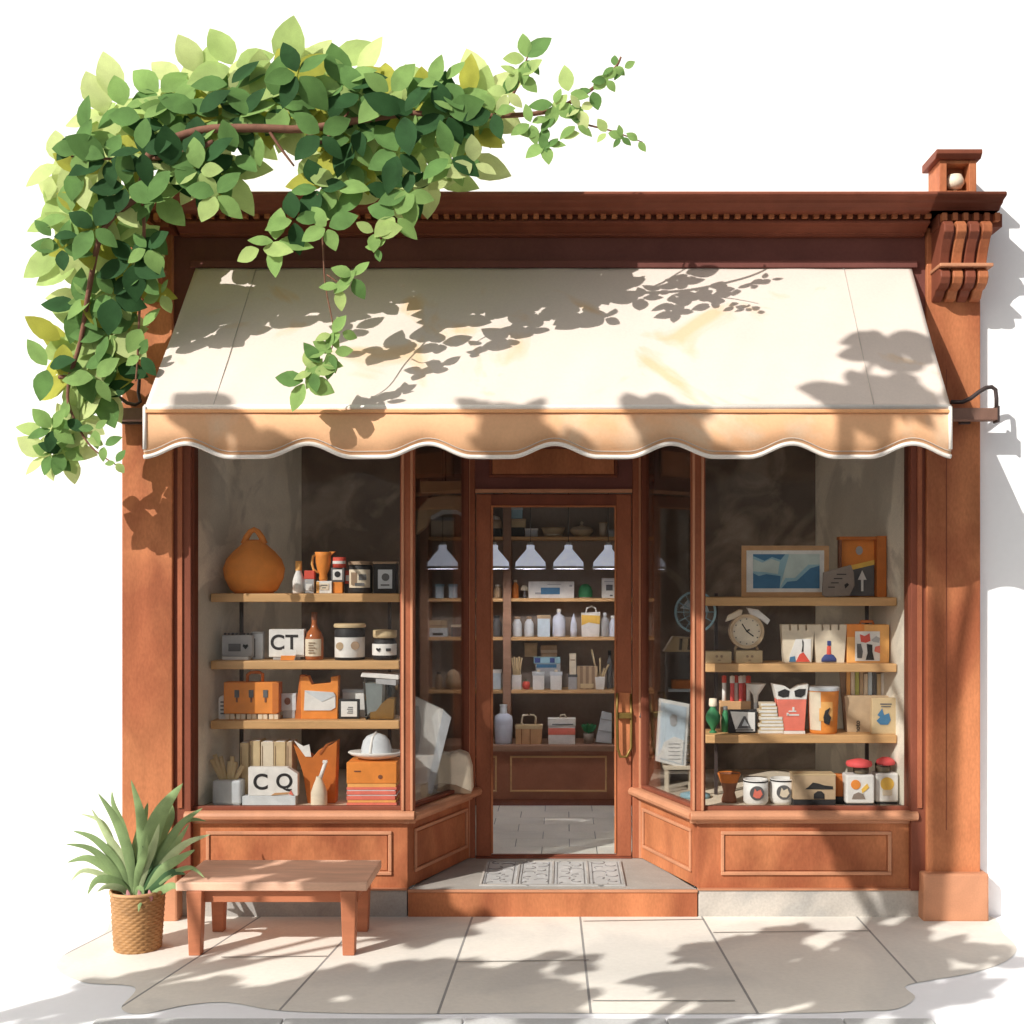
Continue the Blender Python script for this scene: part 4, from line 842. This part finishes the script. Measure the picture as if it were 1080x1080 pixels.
# counter top
z=CT; yc=YC+.10
t=Item('jug','large bluish white bottle with ridged neck on the counter','bottle',531,yc,z)
t.lathe('body','ice',[(0,0),(8.4,0),(9,1.5),(10,24),(9,29),(6,31),(3.8,32)]); t.lathe('neck','palegrey',[(4,31),(4,34),(3.6,34.5),(4,37),(3.6,37.5),(4,40),(4.3,41),(0,41)])
t=Item('handbag','tan wicker handbag with pale frame handle on the counter','handbag',558,yc,z)
t.prism('body','wood',[(-14,0),(13,0),(14,16),(-14,16)],-6,6,bev=.003); t.box('frame_top','straw',-14.4,14.4,16,20,12.6); m=t.m().box(-8,-7.3,-6.6,-6.05,0,16).box(1,1.7,-6.6,-6.05,0,16); m.obj('strap','brown',t.e); t.m().tube([(-6,0,20),(-8,0,22),(-6.5,0,30),(5,0,30),(7,0,28),(6.5,0,20)],1.0,6).obj('handle','cream',t.e); t.lathe('clasp','brass',[(0,29.5),(1.2,30.5),(0,33)])
t=Item('lunch_box','white lunch box with an orange stripe and lid handle on the counter','lunch box',592.5,yc,z)
t.box('body','white',-14,14,0,19,13,bev=.003); t.box('stripe','coral',-14.2,14.2,10,17,13.3,bev=0); t.box('lid','white',-14.6,14.6,19.1,27,13.8); t.box('lid_line','dgrey',-10,12,20.5,21.6,y0=-7.4,y1=-6.9,bev=0); t.m().tube([(-2,0,27),(-1,0,30),(3,0,30.5),(5,0,27)],.8,6).obj('handle','cream',t.e)
t=Item('leaning_folder','grey folder leaning at the right end of the counter','folder',630+7,yc,z); t.prism('cover','palegrey',[(-9,2),(8,0),(8,32),(-2,34)],-3,2,bev=.002); t.prism('page_edge','grey',[(-6,14),(8,12),(8,13),(-5.6,15)],-3.6,-3.05); t.prism('page_edge','grey',[(-4,26),(8,24),(8,25),(-3.6,27)],-3.6,-3.05)

# ------------------------------------------------------------------ leaves
def leaf(m, base, d, nrm, L, W, bend=0.15, fold=0.25):
    d = d.normalized(); side = d.cross(nrm)
    if side.length < 1e-4: side = Vector((1,0,0))
    side.normalize(); n = side.cross(d).normalized()
    ts = [0,0.08,0.22,0.42,0.62,0.80,0.93,1.0]; ws = [0.06,0.40,0.80,1.0,0.88,0.56,0.22,0.0]
    vs = []
    for t, w in zip(ts, ws):
        c = base + d*L*t - n*(bend*L*t*t)
        e = W*0.5*w
        vs += [c - side*e + n*e*fold, c, c + side*e + n*e*fold]
    fs = []
    for i in range(7):
        a = i*3; fs += [(a,a+1,a+4,a+3),(a+1,a+2,a+5,a+4)]
    m.add(vs, fs)
# small plant on the counter
t=Item('potted_plant','tiny green leaved plant in a brown pot on the counter','plant',621,yc,z)
t.lathe('pot','stonegrey',[(0,0),(5,0),(5.8,11),(5,11),(4,10),(0,10)]); m=t.m()
for i in range(11):
    a=2*math.pi*i/11; leaf(m,Vector((0,0,12)),Vector((math.cos(a)*.9,math.sin(a)*.5,.9)),Vector((0,-1,.3)),11,6)
m.tube([(0,0,9),(0,0,14)],.7,5); m.obj('foliage','green',t.e)

# ------------------------------------------------------------------ doormat
dm = thing('doormat','grey ornamental inset doormat with four scrolled panels on the doorstep','doormat',(X(583,.3),.36,0.1502))
hw = 0.42; m = M(); m.box(-hw,hw,-.30,.30,0,.005); m.obj('base','mat_stone',dm)
m = M(); 
m.box(-hw,hw,-.30,-.288,.0055,.010).box(-hw,hw,.288,.30,.0055,.010)
for q in range(5):
    xq=-hw+.006+q*(2*hw-.012)/4; m.box(xq-.006,xq+.006,-.288,.288,.0055,.0105)
m.obj('frame','plinth',dm)
m = M(); r2=random.Random(3)
for q in range(4):
    xc=-hw+(q+.5)*2*hw/4; w_=hw/4-.025
    for j in range(9):
        y_=-.26+j*.065; a=r2.uniform(0,6.28); rr=r2.uniform(.025,.045)
        pts=[(xc+r2.uniform(-w_*.5,w_*.5)*0+ (w_*.45 if j%2 else -w_*.45)+rr*math.cos(a+s_*.7), y_+rr*math.sin(a+s_*.7), .0055) for s_ in range(6)]
        m.tube(pts,.0035,5)
    for s_ in (-1,1): m.box(xc+s_*w_-.002,xc+s_*w_+.002,-.27,.27,.0052,.008)
m.obj('scroll_pattern','mat_line',dm)

# ------------------------------------------------------------------ awning
YA = -0.78
aw = thing('awning','cream canvas shop awning with scalloped peach valance over the shopfront','awning',(0,0,3.70))
ax0,ax1 = X(207,-.05),X(961,-.05); bx0,bx1 = X(152,YA),X(1003,YA)
az0 = Z(281,-.05)-3.70; az1 = Z(430,YA)-3.70
NX,NZ = 160,26
m = M(); m.smooth = True; vs=[]; fs=[]
for j in range(NZ+1):
    t_=j/NZ
    for i in range(NX+1):
        s_=i/NX; x0_=ax0+(ax1-ax0)*s_; x1_=bx0+(bx1-bx0)*s_
        x=x0_+(x1_-x0_)*t_; y=-.05+(YA+.05)*t_; z_=az0+(az1-az0)*t_
        sag=-0.012*math.sin(math.pi*t_)*(0.6+0.4*math.cos(s_*math.pi*12)) 
        sag+=0.0035*math.sin(s_*47+t_*5)*math.sin(t_*7+s_*9)+0.002*math.sin(s_*113+t_*11)*t_
        vs.append((x,y,z_+sag))
for j in range(NZ):
    for i in range(NX):
        a=j*(NX+1)+i; fs.append((a,a+1,a+NX+2,a+NX+1))
m.add(vs,fs); cn=m.obj('canopy','awning',aw); so=cn.modifiers.new('solid','SOLIDIFY'); so.thickness=.004; so.offset=-1
# seams on the canopy
m=M()
for s_ in (0.085,0.905):
    pts=[]
    for j in range(9):
        t_=j/8; x0_=ax0+(ax1-ax0)*s_; x1_=bx0+(bx1-bx0)*s_; sag=-0.012*math.sin(math.pi*t_)*(0.6+0.4*math.cos(s_*math.pi*12))
        pts.append((x0_+(x1_-x0_)*t_,-.05+(YA+.05)*t_-.002,az0+(az1-az0)*t_+sag+.002))
    M().tube(pts,.0022,5).obj('seam','seam',cn)
# valance
arch=[197,325,452,585,708,835,962]
def vbot(px):
    h=0
    for a in arch:
        dd=abs(px-a)
        if dd<46: h=max(h,0.5+0.5*math.cos(math.pi*dd/46))
    return 482-h*14
m=M(); vs=[]; fs=[]; NV=220; bot=[]
zt=Z(431,YA)-3.70
for i in range(NV+1):
    px=152+(851)*i/NV; x=X(px,YA); zb=Z(vbot(px),YA)-3.70
    wv=0.006*math.sin(i*.35)
    vs+=[(x,YA-.004,zt),(x,YA-.004+wv*.5,(zt+zb)/2),(x,YA-.004+wv,zb)]; bot.append((x,YA-.008+wv,zb))
for i in range(NV):
    a=i*3; fs+=[(a,a+3,a+4,a+1),(a+1,a+4,a+5,a+2)]
m.smooth=True; m.add(vs,fs); vo=m.obj('valance','valance',aw); so=vo.modifiers.new('solid','SOLIDIFY'); so.thickness=.003
M().tube(bot,.011,6).obj('trim','trim',vo)
M().tube([(x,y-.002,z_+.028) for x,y,z_ in bot],.0022,5).obj('stitch_line','seam',vo)
for xx in (X(153,YA),X(1002,YA)):
    M().tube([(xx,YA-.006,zt+.01),(xx,YA-.006,Z(474,YA)-3.7)],.010,6).obj('trim','trim',vo)
m=M().box(bx0+.01,bx1-.01,YA-.014,YA-.0045,zt-.022,zt-.006); m.obj('front_band','piping',aw,.002)
M().tube([(bx0,YA+.008,zt+.006),(bx1,YA+.008,zt+.006)],.016,10).obj('front_bar','trim',aw)
M().box(ax0-.03,ax1+.03,-.075,-.0585,az0-.012,az0+.030).obj('headrail','maroon',aw,.004)
# arms and mounting bar
yb_=-.16
mb=M()
for a,b in ((116,150),(1004,1052)):
    x0_,x1_=X(a,yb_),X(b,yb_); e=M().box(min(x0_,x1_) if a<500 else X(990,yb_),x1_ if a>500 else X(175,yb_),yb_-.035,yb_+.035,Z(444,yb_)-3.7,Z(431,yb_)-3.7).obj('mounting_bar','iron_brown',aw,.005)
    M().box(x0_ if a<500 else x1_-.012,x0_+.012 if a<500 else x1_,yb_-.037,yb_+.037,Z(446,yb_)-3.7,Z(429,yb_)-3.7).obj('end_plate','iron',e)
    M().box((x0_+x1_)/2-.04 if a<500 else X(1015,yb_),(x0_+x1_)/2+.10 if a<500 else X(1026,yb_),yb_+.0355,-.09,Z(446,yb_)-3.7,Z(430,yb_)-3.7).obj('wall_bracket','iron',e)
hk=[(1003,424),(1015,424),(1024,420),(1033,413),(1040,409),(1046,408),(1050,411),(1051,420),(1051,432)]
M().tube([(X(a,yb_),yb_,Z(b,yb_)-3.7) for a,b in hk],.012,8).obj('scroll_hook','iron',aw)
hk=[(147,400),(146,414),(148,424),(143,427),(134,425),(126,419),(121,414),(118,414),(118,432)]
M().tube([(X(a,yb_),yb_,Z(b,yb_)-3.7) for a,b in hk],.010,8).obj('scroll_hook','iron',aw)
for sx in (bx0+.03,bx1-.03):
    M().tube([(sx,YA+.02,zt-.01),(sx,yb_,Z(438,yb_)-3.7)],.010,8).obj('side_arm','iron',aw)

# ------------------------------------------------------------------ bench
bn = thing('bench','low reddish brown wooden bench in front of the left display window','bench',(X(286,-.5),-.51,0))
bx=X(185,-.76)-bn.location.x; bX=X(387,-.76)-bn.location.x
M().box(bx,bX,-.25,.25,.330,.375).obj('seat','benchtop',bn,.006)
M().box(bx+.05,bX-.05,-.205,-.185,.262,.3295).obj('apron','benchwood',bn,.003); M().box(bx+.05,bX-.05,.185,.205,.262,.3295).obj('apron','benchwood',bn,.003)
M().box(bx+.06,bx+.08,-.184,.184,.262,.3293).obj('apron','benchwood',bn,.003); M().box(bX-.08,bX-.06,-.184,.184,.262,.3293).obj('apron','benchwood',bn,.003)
for sx in (bx+.095,bX-.095):
    for sy in (-.215,.205):
        m=M(); a,b=.040,.030
        m.add([(sx-b,sy-b,0),(sx+b,sy-b,0),(sx+b,sy+b,0),(sx-b,sy+b,0),(sx-a,sy-a,.3298),(sx+a,sy-a,.3298),(sx+a,sy+a,.3298),(sx-a,sy+a,.3298)],[(3,2,1,0),(4,5,6,7),(0,1,5,4),(1,2,6,5),(2,3,7,6),(3,0,4,7)])
        m.obj('leg','benchwood',bn,.004)

# ------------------------------------------------------------------ basket plant
yp=-.62
pp = thing('potted_plant','strappy green plant in a round wicker basket left of the bench','plant',(X(145.5,yp),yp,0))
m=M(); nz=84; ns=144; vs=[]; fs=[]
for j in range(nz+1):
    t_=j/nz; r=.115+.020*t_; row=j//4; ph=math.sin(math.pi*(j%4+.001)/4)
    for i in range(ns):
        a=2*math.pi*i/ns; w_=0.0030*math.sin(a*18+(math.pi if row%2 else 0))*ph+.003*ph
        vs.append(((r+w_)*math.cos(a),(r+w_)*math.sin(a),.30*t_))
for j in range(nz):
    for i in range(ns): fs.append((j*ns+i,j*ns+(i+1)%ns,(j+1)*ns+(i+1)%ns,(j+1)*ns+i))
m.smooth=True; m.add(vs,fs); bk=m.obj('basket','wicker',pp)
M().tube([(.136*math.cos(2*math.pi*i/32),.136*math.sin(2*math.pi*i/32),.30) for i in range(32)],.009,6,closed=True).obj('rim','wood',bk)
M().lathe([(0,0.002),(.112,.002),(.118,.02)]).obj('bottom','brown',bk)
M().lathe([(0,.275),(.125,.27)]).obj('soil','soil',pp)
def strap(m,pts,W,mats=None):
    pts=[Vector(p) for p in pts]; n=len(pts); vs=[]; fs=[]
    # resample by catmull
    fine=[]
    for i in range(n-1):
        a=pts[max(i-1,0)];b=pts[i];c_=pts[i+1];d_=pts[min(i+2,n-1)]
        for j in range(5):
            t=j/5; fine.append(0.5*((2*b)+(-a+c_)*t+(2*a-5*b+4*c_-d_)*t*t+(-a+3*b-3*c_+d_)*t**3))
    fine.append(pts[-1]); n=len(fine)
    for i,p in enumerate(fine):
        t=i/(n-1); d_=(fine[min(i+1,n-1)]-fine[max(i-1,0)]).normalized(); side=d_.cross(Vector((0.15,-1,0.35))).normalized()
        w_=W*min(1,.35+2.2*t)*(1-max(0,(t-.45)/.55)**1.6)*.5
        nn=side.cross(d_)
        vs+=[p-side*w_-nn*w_*.35,p,p+side*w_-nn*w_*.35]
    for i in range(n-1):
        a=i*3; fs+=[(a,a+1,a+4,a+3),(a+1,a+2,a+5,a+4)]
    sm=m.smooth; m.smooth=True; m.add(vs,fs); m.smooth=sm
def pl(px,py,dy=0):
    y=yp+dy; return (X(px,y)-pp.location.x,dy,Z(py,y))
LV=[([(150,942),(155,895),(170,855),(193,826)],.115,'leaf_fresh',-.03),([(146,940),(150,900),(148,860),(138,822)],.075,'leaf_mid',.05),
    ([(140,942),(135,900),(122,865),(103,836)],.065,'leaf_fresh',-.04),([(142,940),(128,905),(112,880),(96,852)],.05,'leaf_pale',.0),
    ([(138,944),(125,912),(100,885),(76,876)],.05,'leaf_mid',-.05),([(136,944),(118,915),(95,895),(68,890)],.045,'leaf_fresh',-.1),
    ([(138,946),(115,918),(92,905),(70,910)],.055,'leaf_mid',-.06),([(140,946),(122,930),(102,928),(92,944)],.055,'leaf_fresh',-.14),
    ([(143,948),(128,937),(112,935),(102,941)],.04,'leaf_pale',-.18),([(152,940),(168,905),(190,870),(214,852)],.06,'leaf_fresh',.04),
    ([(152,942),(172,912),(195,890),(222,880)],.055,'leaf_pale',-.02),([(150,944),(170,918),(190,905),(206,896)],.06,'leaf_fresh',-.08),
    ([(148,944),(160,918),(178,900),(200,868)],.075,'leaf_mid',.02),([(145,945),(152,915),(162,890),(168,868)],.06,'leaf_pale',-.07),
    ([(147,946),(165,932),(180,920),(196,922)],.06,'leaf_dark',-.06),([(144,946),(140,915),(135,890),(128,872)],.05,'leaf_dark',.04),
    ([(150,946),(158,928),(168,915),(188,912)],.05,'leaf_dark',-.02),([(142,944),(146,918),(152,900),(156,880)],.05,'leaf_mid',-.1),
    ([(146,948),(150,925),(158,910),(150,892)],.045,'leaf_dark',-.03),([(150,948),(168,940),(182,934),(192,940)],.05,'leaf_mid',-.11),
    ([(142,946),(146,938),(148,945),(146,962)],.05,'leaf_fresh',-.15),([(138,948),(130,915),(118,895),(108,870)],.05,'leaf_mid',.06),
    ([(136,946),(112,925),(88,918),(74,930)],.035,'leaf_pale',-.12),([(138,945),(122,900),(108,868),(84,858)],.038,'leaf_pale',.03),([(153,944),(176,925),(200,915),(216,926)],.035,'leaf_fresh',-.1),([(151,942),(170,895),(196,866),(218,866)],.04,'leaf_mid',.08),([(144,944),(132,880),(120,850),(118,834)],.038,'leaf_fresh',.08),([(150,944),(163,895),(180,862),(178,842)],.06,'leaf_mid',.09),([(147,944),(143,905),(150,870),(156,846)],.07,'leaf_fresh',.09)]
m=M()
for pts,W,mn,dy in LV:
    m.use({'leaf_dark':'blade_dark','leaf_mid':'blade','leaf_fresh':'blade','leaf_pale':'blade_pale'}[mn]); n=len(pts); strap(m,[pl(a,b,dy*(i/(n-1))) for i,(a,b) in enumerate(pts)],W*.84)
m.obj('foliage','leaf_mid',pp)
m=M()
for px in (134,146,157):
    strap(m,[pl(px,952,-.09),pl(px+1,946,-.10),pl(px,938,-.08)],.028)
m.obj('pink_sheath','sheath',pp)

# ------------------------------------------------------------------ vine
vine = thing('climbing_vine','leafy green climbing vine arching over the left side of the cornice and awning','vine',(X(150,-.3),-.3,0))
vo_=vine.location.copy()
def vdepth(px,py):
    t_=max(0,min(1,(330-py)/140)); u_=max(0,min(1,(px-60)/480))
    d_=-.52*(1-t_)+t_*(-.80-.10*u_)
    return min(d_,-.86) if px>215 else d_
def vp(px,py,dy=0):
    y=vdepth(px,py)+dy; return Vector((X(px,y),y,Z(py,y)))-vo_
def inpoly(x,y,pg):
    c_=False; n=len(pg)
    for i in range(n):
        x1,y1=pg[i]; x2,y2=pg[(i+1)%n]
        if (y1>y)!=(y2>y) and x<(x2-x1)*(y-y1)/(y2-y1)+x1: c_=not c_
    return c_
PA=[(58,160),(80,152),(105,115),(150,98),(205,95),(240,80),(285,110),(305,75),(395,82),(435,112),(470,100),(515,112),(545,122),(545,135),(500,150),(490,180),(465,195),(430,208),(400,190),(350,215),(295,190),(240,188),(190,180),(155,230),(148,290),(155,315),(135,335),(125,365),(80,320),(68,285),(74,240),(60,180)]
PB=[(75,335),(135,330),(125,395),(105,425),(60,400),(40,405),(45,375)]
PC=[(40,455),(60,435),(90,445),(75,485),(48,485)]
HO=[(285,172,27),(525,150,22),(262,190,14),(112,195,12),(400,140,12),(100,290,11),(455,165,10),(205,155,9),(345,175,9)]
rv=random.Random(21)
def whorl(m,c,px,py,n,L,pal,spread=1.0,a0=None,tilt=.35,Wr=.60):
    a0=rv.uniform(0,6.28) if a0 is None else a0
    for i in range(n):
        a=a0+spread*2*math.pi*i/n+rv.uniform(-.25,.25)
        d=Vector((math.cos(a),rv.uniform(-tilt,tilt*.5),math.sin(a)-.15))
        nr=Vector((rv.uniform(-.45,.25),-1,rv.uniform(-.1,.7)))
        m.use(rv.choice(pal)); l=L*rv.uniform(.75,1.15)
        sm=m.smooth; m.smooth=True
        leaf(m,c+d*l*.08,d,nr,l,l*Wr*rv.uniform(.85,1.2),bend=rv.uniform(.0,.22),fold=.14); m.smooth=sm
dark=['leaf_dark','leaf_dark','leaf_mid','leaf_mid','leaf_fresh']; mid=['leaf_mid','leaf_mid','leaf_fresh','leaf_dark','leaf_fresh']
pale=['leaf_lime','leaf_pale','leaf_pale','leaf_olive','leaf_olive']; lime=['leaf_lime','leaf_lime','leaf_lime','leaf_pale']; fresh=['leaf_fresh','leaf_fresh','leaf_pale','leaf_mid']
def fill(poly,count,pal,L,dy,n=(3,5),name='foliage',mind=14):
    m=M(); pts=[]; tries=0
    xs=[p[0] for p in poly]; ys_=[p[1] for p in poly]
    while len(pts)<count and tries<20000:
        tries+=1; px=rv.uniform(min(xs),max(xs)); py=rv.uniform(min(ys_),max(ys_))
        if not inpoly(px,py,poly): continue
        if any((px-a)**2+(py-b)**2<(r+6)**2 for a,b,r in HO): continue
        if any((px-a)**2+(py-b)**2<mind*mind for a,b in pts): continue
        pts.append((px,py)); whorl(m,vp(px,py,dy+rv.uniform(-.07,.07)),px,py,rv.randint(*n),L,pal)
    return m.obj(name,'leaf_mid',vine)
PO=[(x+(-5 if x<110 else 0), y-14 if y<130 else y) for x,y in PA]
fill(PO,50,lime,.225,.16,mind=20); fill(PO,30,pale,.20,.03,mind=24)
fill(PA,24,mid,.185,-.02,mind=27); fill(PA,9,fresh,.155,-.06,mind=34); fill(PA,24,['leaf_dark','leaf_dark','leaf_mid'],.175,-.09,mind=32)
fill(PB,12,pale,.20,.06); fill(PB,7,mid,.17,-.04); fill(PC,6,lime,.15,.04,mind=12); fill(PC,5,mid,.12,-.03,mind=12)
# hanging sprays and tips: (px, py, leaves, length, palette)
m=M()
NOD=[(290,255,4,.16,fresh),(275,262,2,.17,['leaf_pale']),(310,232,4,.16,mid),(345,240,4,.14,fresh),(372,292,4,.11,fresh),(358,303,3,.10,fresh),(350,352,3,.10,fresh),(330,392,4,.11,fresh),
     (345,370,3,.10,fresh),(322,402,4,.14,['leaf_fresh','leaf_mid']),(338,384,3,.12,fresh),(360,350,3,.10,fresh),(352,372,3,.11,mid),(418,228,4,.15,fresh),(395,245,3,.12,fresh),(430,205,4,.14,mid),(398,262,3,.07,fresh),(228,205,4,.14,fresh),(210,180,4,.14,fresh),
     (155,262,4,.13,mid),(150,290,3,.12,mid),(170,310,3,.10,fresh),(150,345,2,.13,mid),(148,375,3,.11,mid),(110,470,3,.09,fresh),(122,488,3,.07,fresh),(100,452,3,.10,mid),(65,262,4,.13,dark),(55,250,3,.12,mid),
     (555,62,5,.13,fresh),(548,80,4,.12,fresh),(535,98,4,.11,lime),(470,85,3,.15,fresh),(455,92,3,.14,fresh),(520,118,4,.13,dark),(560,130,4,.11,mid),(585,110,4,.11,mid),(600,98,3,.12,fresh),(612,115,4,.09,lime),
     (625,95,3,.09,mid),(640,84,3,.08,fresh),(648,70,3,.07,fresh),(658,72,2,.06,fresh),(608,132,3,.10,fresh),(640,140,3,.08,fresh),(655,145,3,.07,fresh),(673,149,2,.07,fresh),(575,152,4,.10,fresh),(570,140,3,.10,mid),
     (500,172,3,.13,lime),(590,145,2,.10,fresh)]
for px,py,n,L,pal in NOD: whorl(m,vp(px,py,-.12),px,py,n,L,pal,tilt=.3)
m.obj('foliage','leaf_fresh',vine)
def stem(pts,r0,r1,dy=-.06,name='stem',mt='bark'):
    P=[vp(a,b,dy) for a,b in pts]; n=len(P)
    fine=[]
    for i in range(n-1):
        a=P[max(i-1,0)];b=P[i];c_=P[i+1];d_=P[min(i+2,n-1)]
        for j in range(4):
            t=j/4; fine.append(0.5*((2*b)+(-a+c_)*t+(2*a-5*b+4*c_-d_)*t*t+(-a+3*b-3*c_+d_)*t**3))
    fine.append(P[-1]); k=len(fine)
    M().tube(fine,[r0+(r1-r0)*i/(k-1) for i in range(k)],7).obj(name,mt,vine)
stem([(150,205),(160,160),(210,138),(265,135),(320,136),(370,128),(430,120),(480,122),(530,122),(575,118),(605,106),(635,86),(650,70),(655,60)],.026,.005)
stem([(590,116),(615,130),(645,138),(678,150)],.007,.0025); stem([(535,110),(545,92),(552,72),(560,50)],.008,.003)
stem([(320,136),(338,150),(350,140),(368,118)],.012,.006); stem([(280,132),(295,155),(310,175)],.010,.005)
stem([(335,205),(340,250),(343,300),(352,350),(346,378),(328,408)],.005,.002); stem([(345,290),(362,300),(372,292)],.004,.002)
stem([(415,220),(405,240),(398,262)],.004,.002); stem([(62,398),(72,400),(72,425),(85,455),(100,475),(125,492)],.011,.003)
stem([(150,205),(152,250),(148,310),(145,380),(143,402)],.010,.004); stem([(150,205),(110,240),(95,300),(85,360),(72,400)],.018,.010)
stem([(225,150),(180,165),(130,168),(75,165)],.014,.005)

# ------------------------------------------------------------------ street trees beside the viewer, whose crowns dapple the pavement
SUN_EL, SUN_AZ = 33.0, 44.0
Ls = Vector((-math.sin(R(SUN_AZ))*math.cos(R(SUN_EL)), -math.cos(R(SUN_AZ))*math.cos(R(SUN_EL)), math.sin(R(SUN_EL))))
def above(px,py,h):
    gx,gy=gp(px,py); return gx+Ls.x/Ls.z*h, gy+Ls.y/Ls.z*h
def street_tree(label, bx_, by_, clusters, seed):
    # clusters: (shaded point, height of the leaf clump, radius, number of sprigs)
    t = thing('street_tree', label, 'tree', (bx_,by_,-.008)); r_ = random.Random(seed); o_ = Vector((bx_,by_,0))
    pts = []
    for T,h,rad,n in clusters:
        T = Vector(T); q = (h-T.z)/Ls.z; pts.append((T+Ls*q-o_, rad, n))
    zm = min(p[0].z for p in pts); top = max(p[0].z for p in pts)
    m=M(); m.tube([(0,0,0),(.03,.02,zm*.3),(-.02,.03,zm*.6),(.02,0,zm*.8),(0,.02,top*.93)],[.13,.11,.09,.075,.02],10)
    for c,rad,n in pts:
        z0_=c.z*.72; m.tube([(0,0,z0_),(c.x*.35,c.y*.35,c.z-.45),(c.x*.8,c.y*.8,c.z-.05),tuple(c)],[.045,.03,.016,.006],7)
    m.obj('trunk','bark',t)
    m=M(); m.smooth=True
    for c,rad,n in pts:
        for i in range(n):
            a=r_.uniform(0,6.28); q=rad*r_.random()**.5
            p=c+Vector((q*math.cos(a),q*math.sin(a)*.8,r_.uniform(-.4,.4)*rad))
            for j in range(4):
                m.use(r_.choice(['leaf_dark','leaf_mid','leaf_mid','leaf_fresh'])); L=r_.uniform(.15,.24)
                leaf(m,p,Vector((r_.uniform(-1,1),r_.uniform(-1,1),r_.uniform(-.8,.6))),Vector((Ls.x+r_.uniform(-.5,.5),Ls.y+r_.uniform(-.5,.5),.8)),L,L*.66)
    m.obj('crown','leaf_mid',t)
def G(px,py): a=gp(px,py); return (a[0],a[1],0)
street_tree('slender young street tree farther left, its lower crown dappling bench and paving', -6.6,-5.9,
    [(G(170,1042),4.5,.34,16),(G(290,1058),4.7,.40,22),(G(400,1050),4.5,.36,18),(G(500,1030),4.7,.34,18),(G(575,1052),4.5,.30,14),
     ((-1.75,-.42,.375),4.9,.12,7),((-1.28,-.45,.375),5.0,.17,11),((-1.08,-.68,.375),5.0,.10,6)],5)
street_tree('taller street tree with a two tiered crown shading the awning edge and right paving', -3.9,-6.3,
    [(G(800,1005),4.4,.32,16),(G(880,1022),4.6,.42,26),(G(970,1005),4.4,.36,18),(G(930,1052),4.6,.34,16),(G(735,1035),4.4,.20,8),((1.75,-.03,.35),4.8,.16,6),
     ((1.82,-.66,2.85),7.2,.22,8),((1.55,-.70,2.80),7.3,.18,6),((1.72,-.45,3.15),7.2,.12,4),((.62,-.79,2.66),7.1,.16,6),((-.22,-.79,2.66),7.2,.24,9),((-1.65,-.79,2.70),7.0,.12,4)],9)

# ------------------------------------------------------------------ light, world, camera
wd = bpy.data.worlds.new('World'); scn.world = wd; wd.use_nodes = True
nt = wd.node_tree; bg = nt.nodes['Background']; sk = nt.nodes.new('ShaderNodeTexSky'); sk.sky_type='NISHITA'; sk.sun_disc=False
sk.sun_elevation=R(SUN_EL); sk.sun_rotation=R(180+SUN_AZ); sk.air_density=1.0; sk.dust_density=3.0; sk.ozone_density=1.0
hs=nt.nodes.new('ShaderNodeHueSaturation'); hs.inputs['Saturation'].default_value=0.5; nt.links.new(sk.outputs[0],hs.inputs['Color']); nt.links.new(hs.outputs[0],bg.inputs[0]); bg.inputs[1].default_value=0.085
sl = bpy.data.lights.new('sun','SUN'); sl.energy=5.0; sl.angle=R(0.30); sl.color=(1.0,0.97,0.93)
so = bpy.data.objects.new('sun',sl); COL.objects.link(so); so.rotation_euler=(-Ls).to_track_quat('-Z','Y').to_euler(); so.location=Ls*20
cam = bpy.data.cameras.new('camera'); co_ = bpy.data.objects.new('camera',cam); COL.objects.link(co_)
co_.location=(0,-CAMD,EYE); co_.rotation_euler=(R(90),0,0); cam.sensor_width=36; cam.lens=F/1080*36
cam.shift_x=(540-VX)/1080; cam.shift_y=(VY-540)/1080; cam.clip_end=300; cam.clip_start=.05
scn.camera=co_
scn.view_settings.view_transform='Standard'; scn.view_settings.look='None'; scn.view_settings.exposure=0; scn.view_settings.gamma=1
scn.render.engine='CYCLES'
scn.cycles.max_bounces=8; scn.cycles.transparent_max_bounces=12; scn.cycles.diffuse_bounces=5
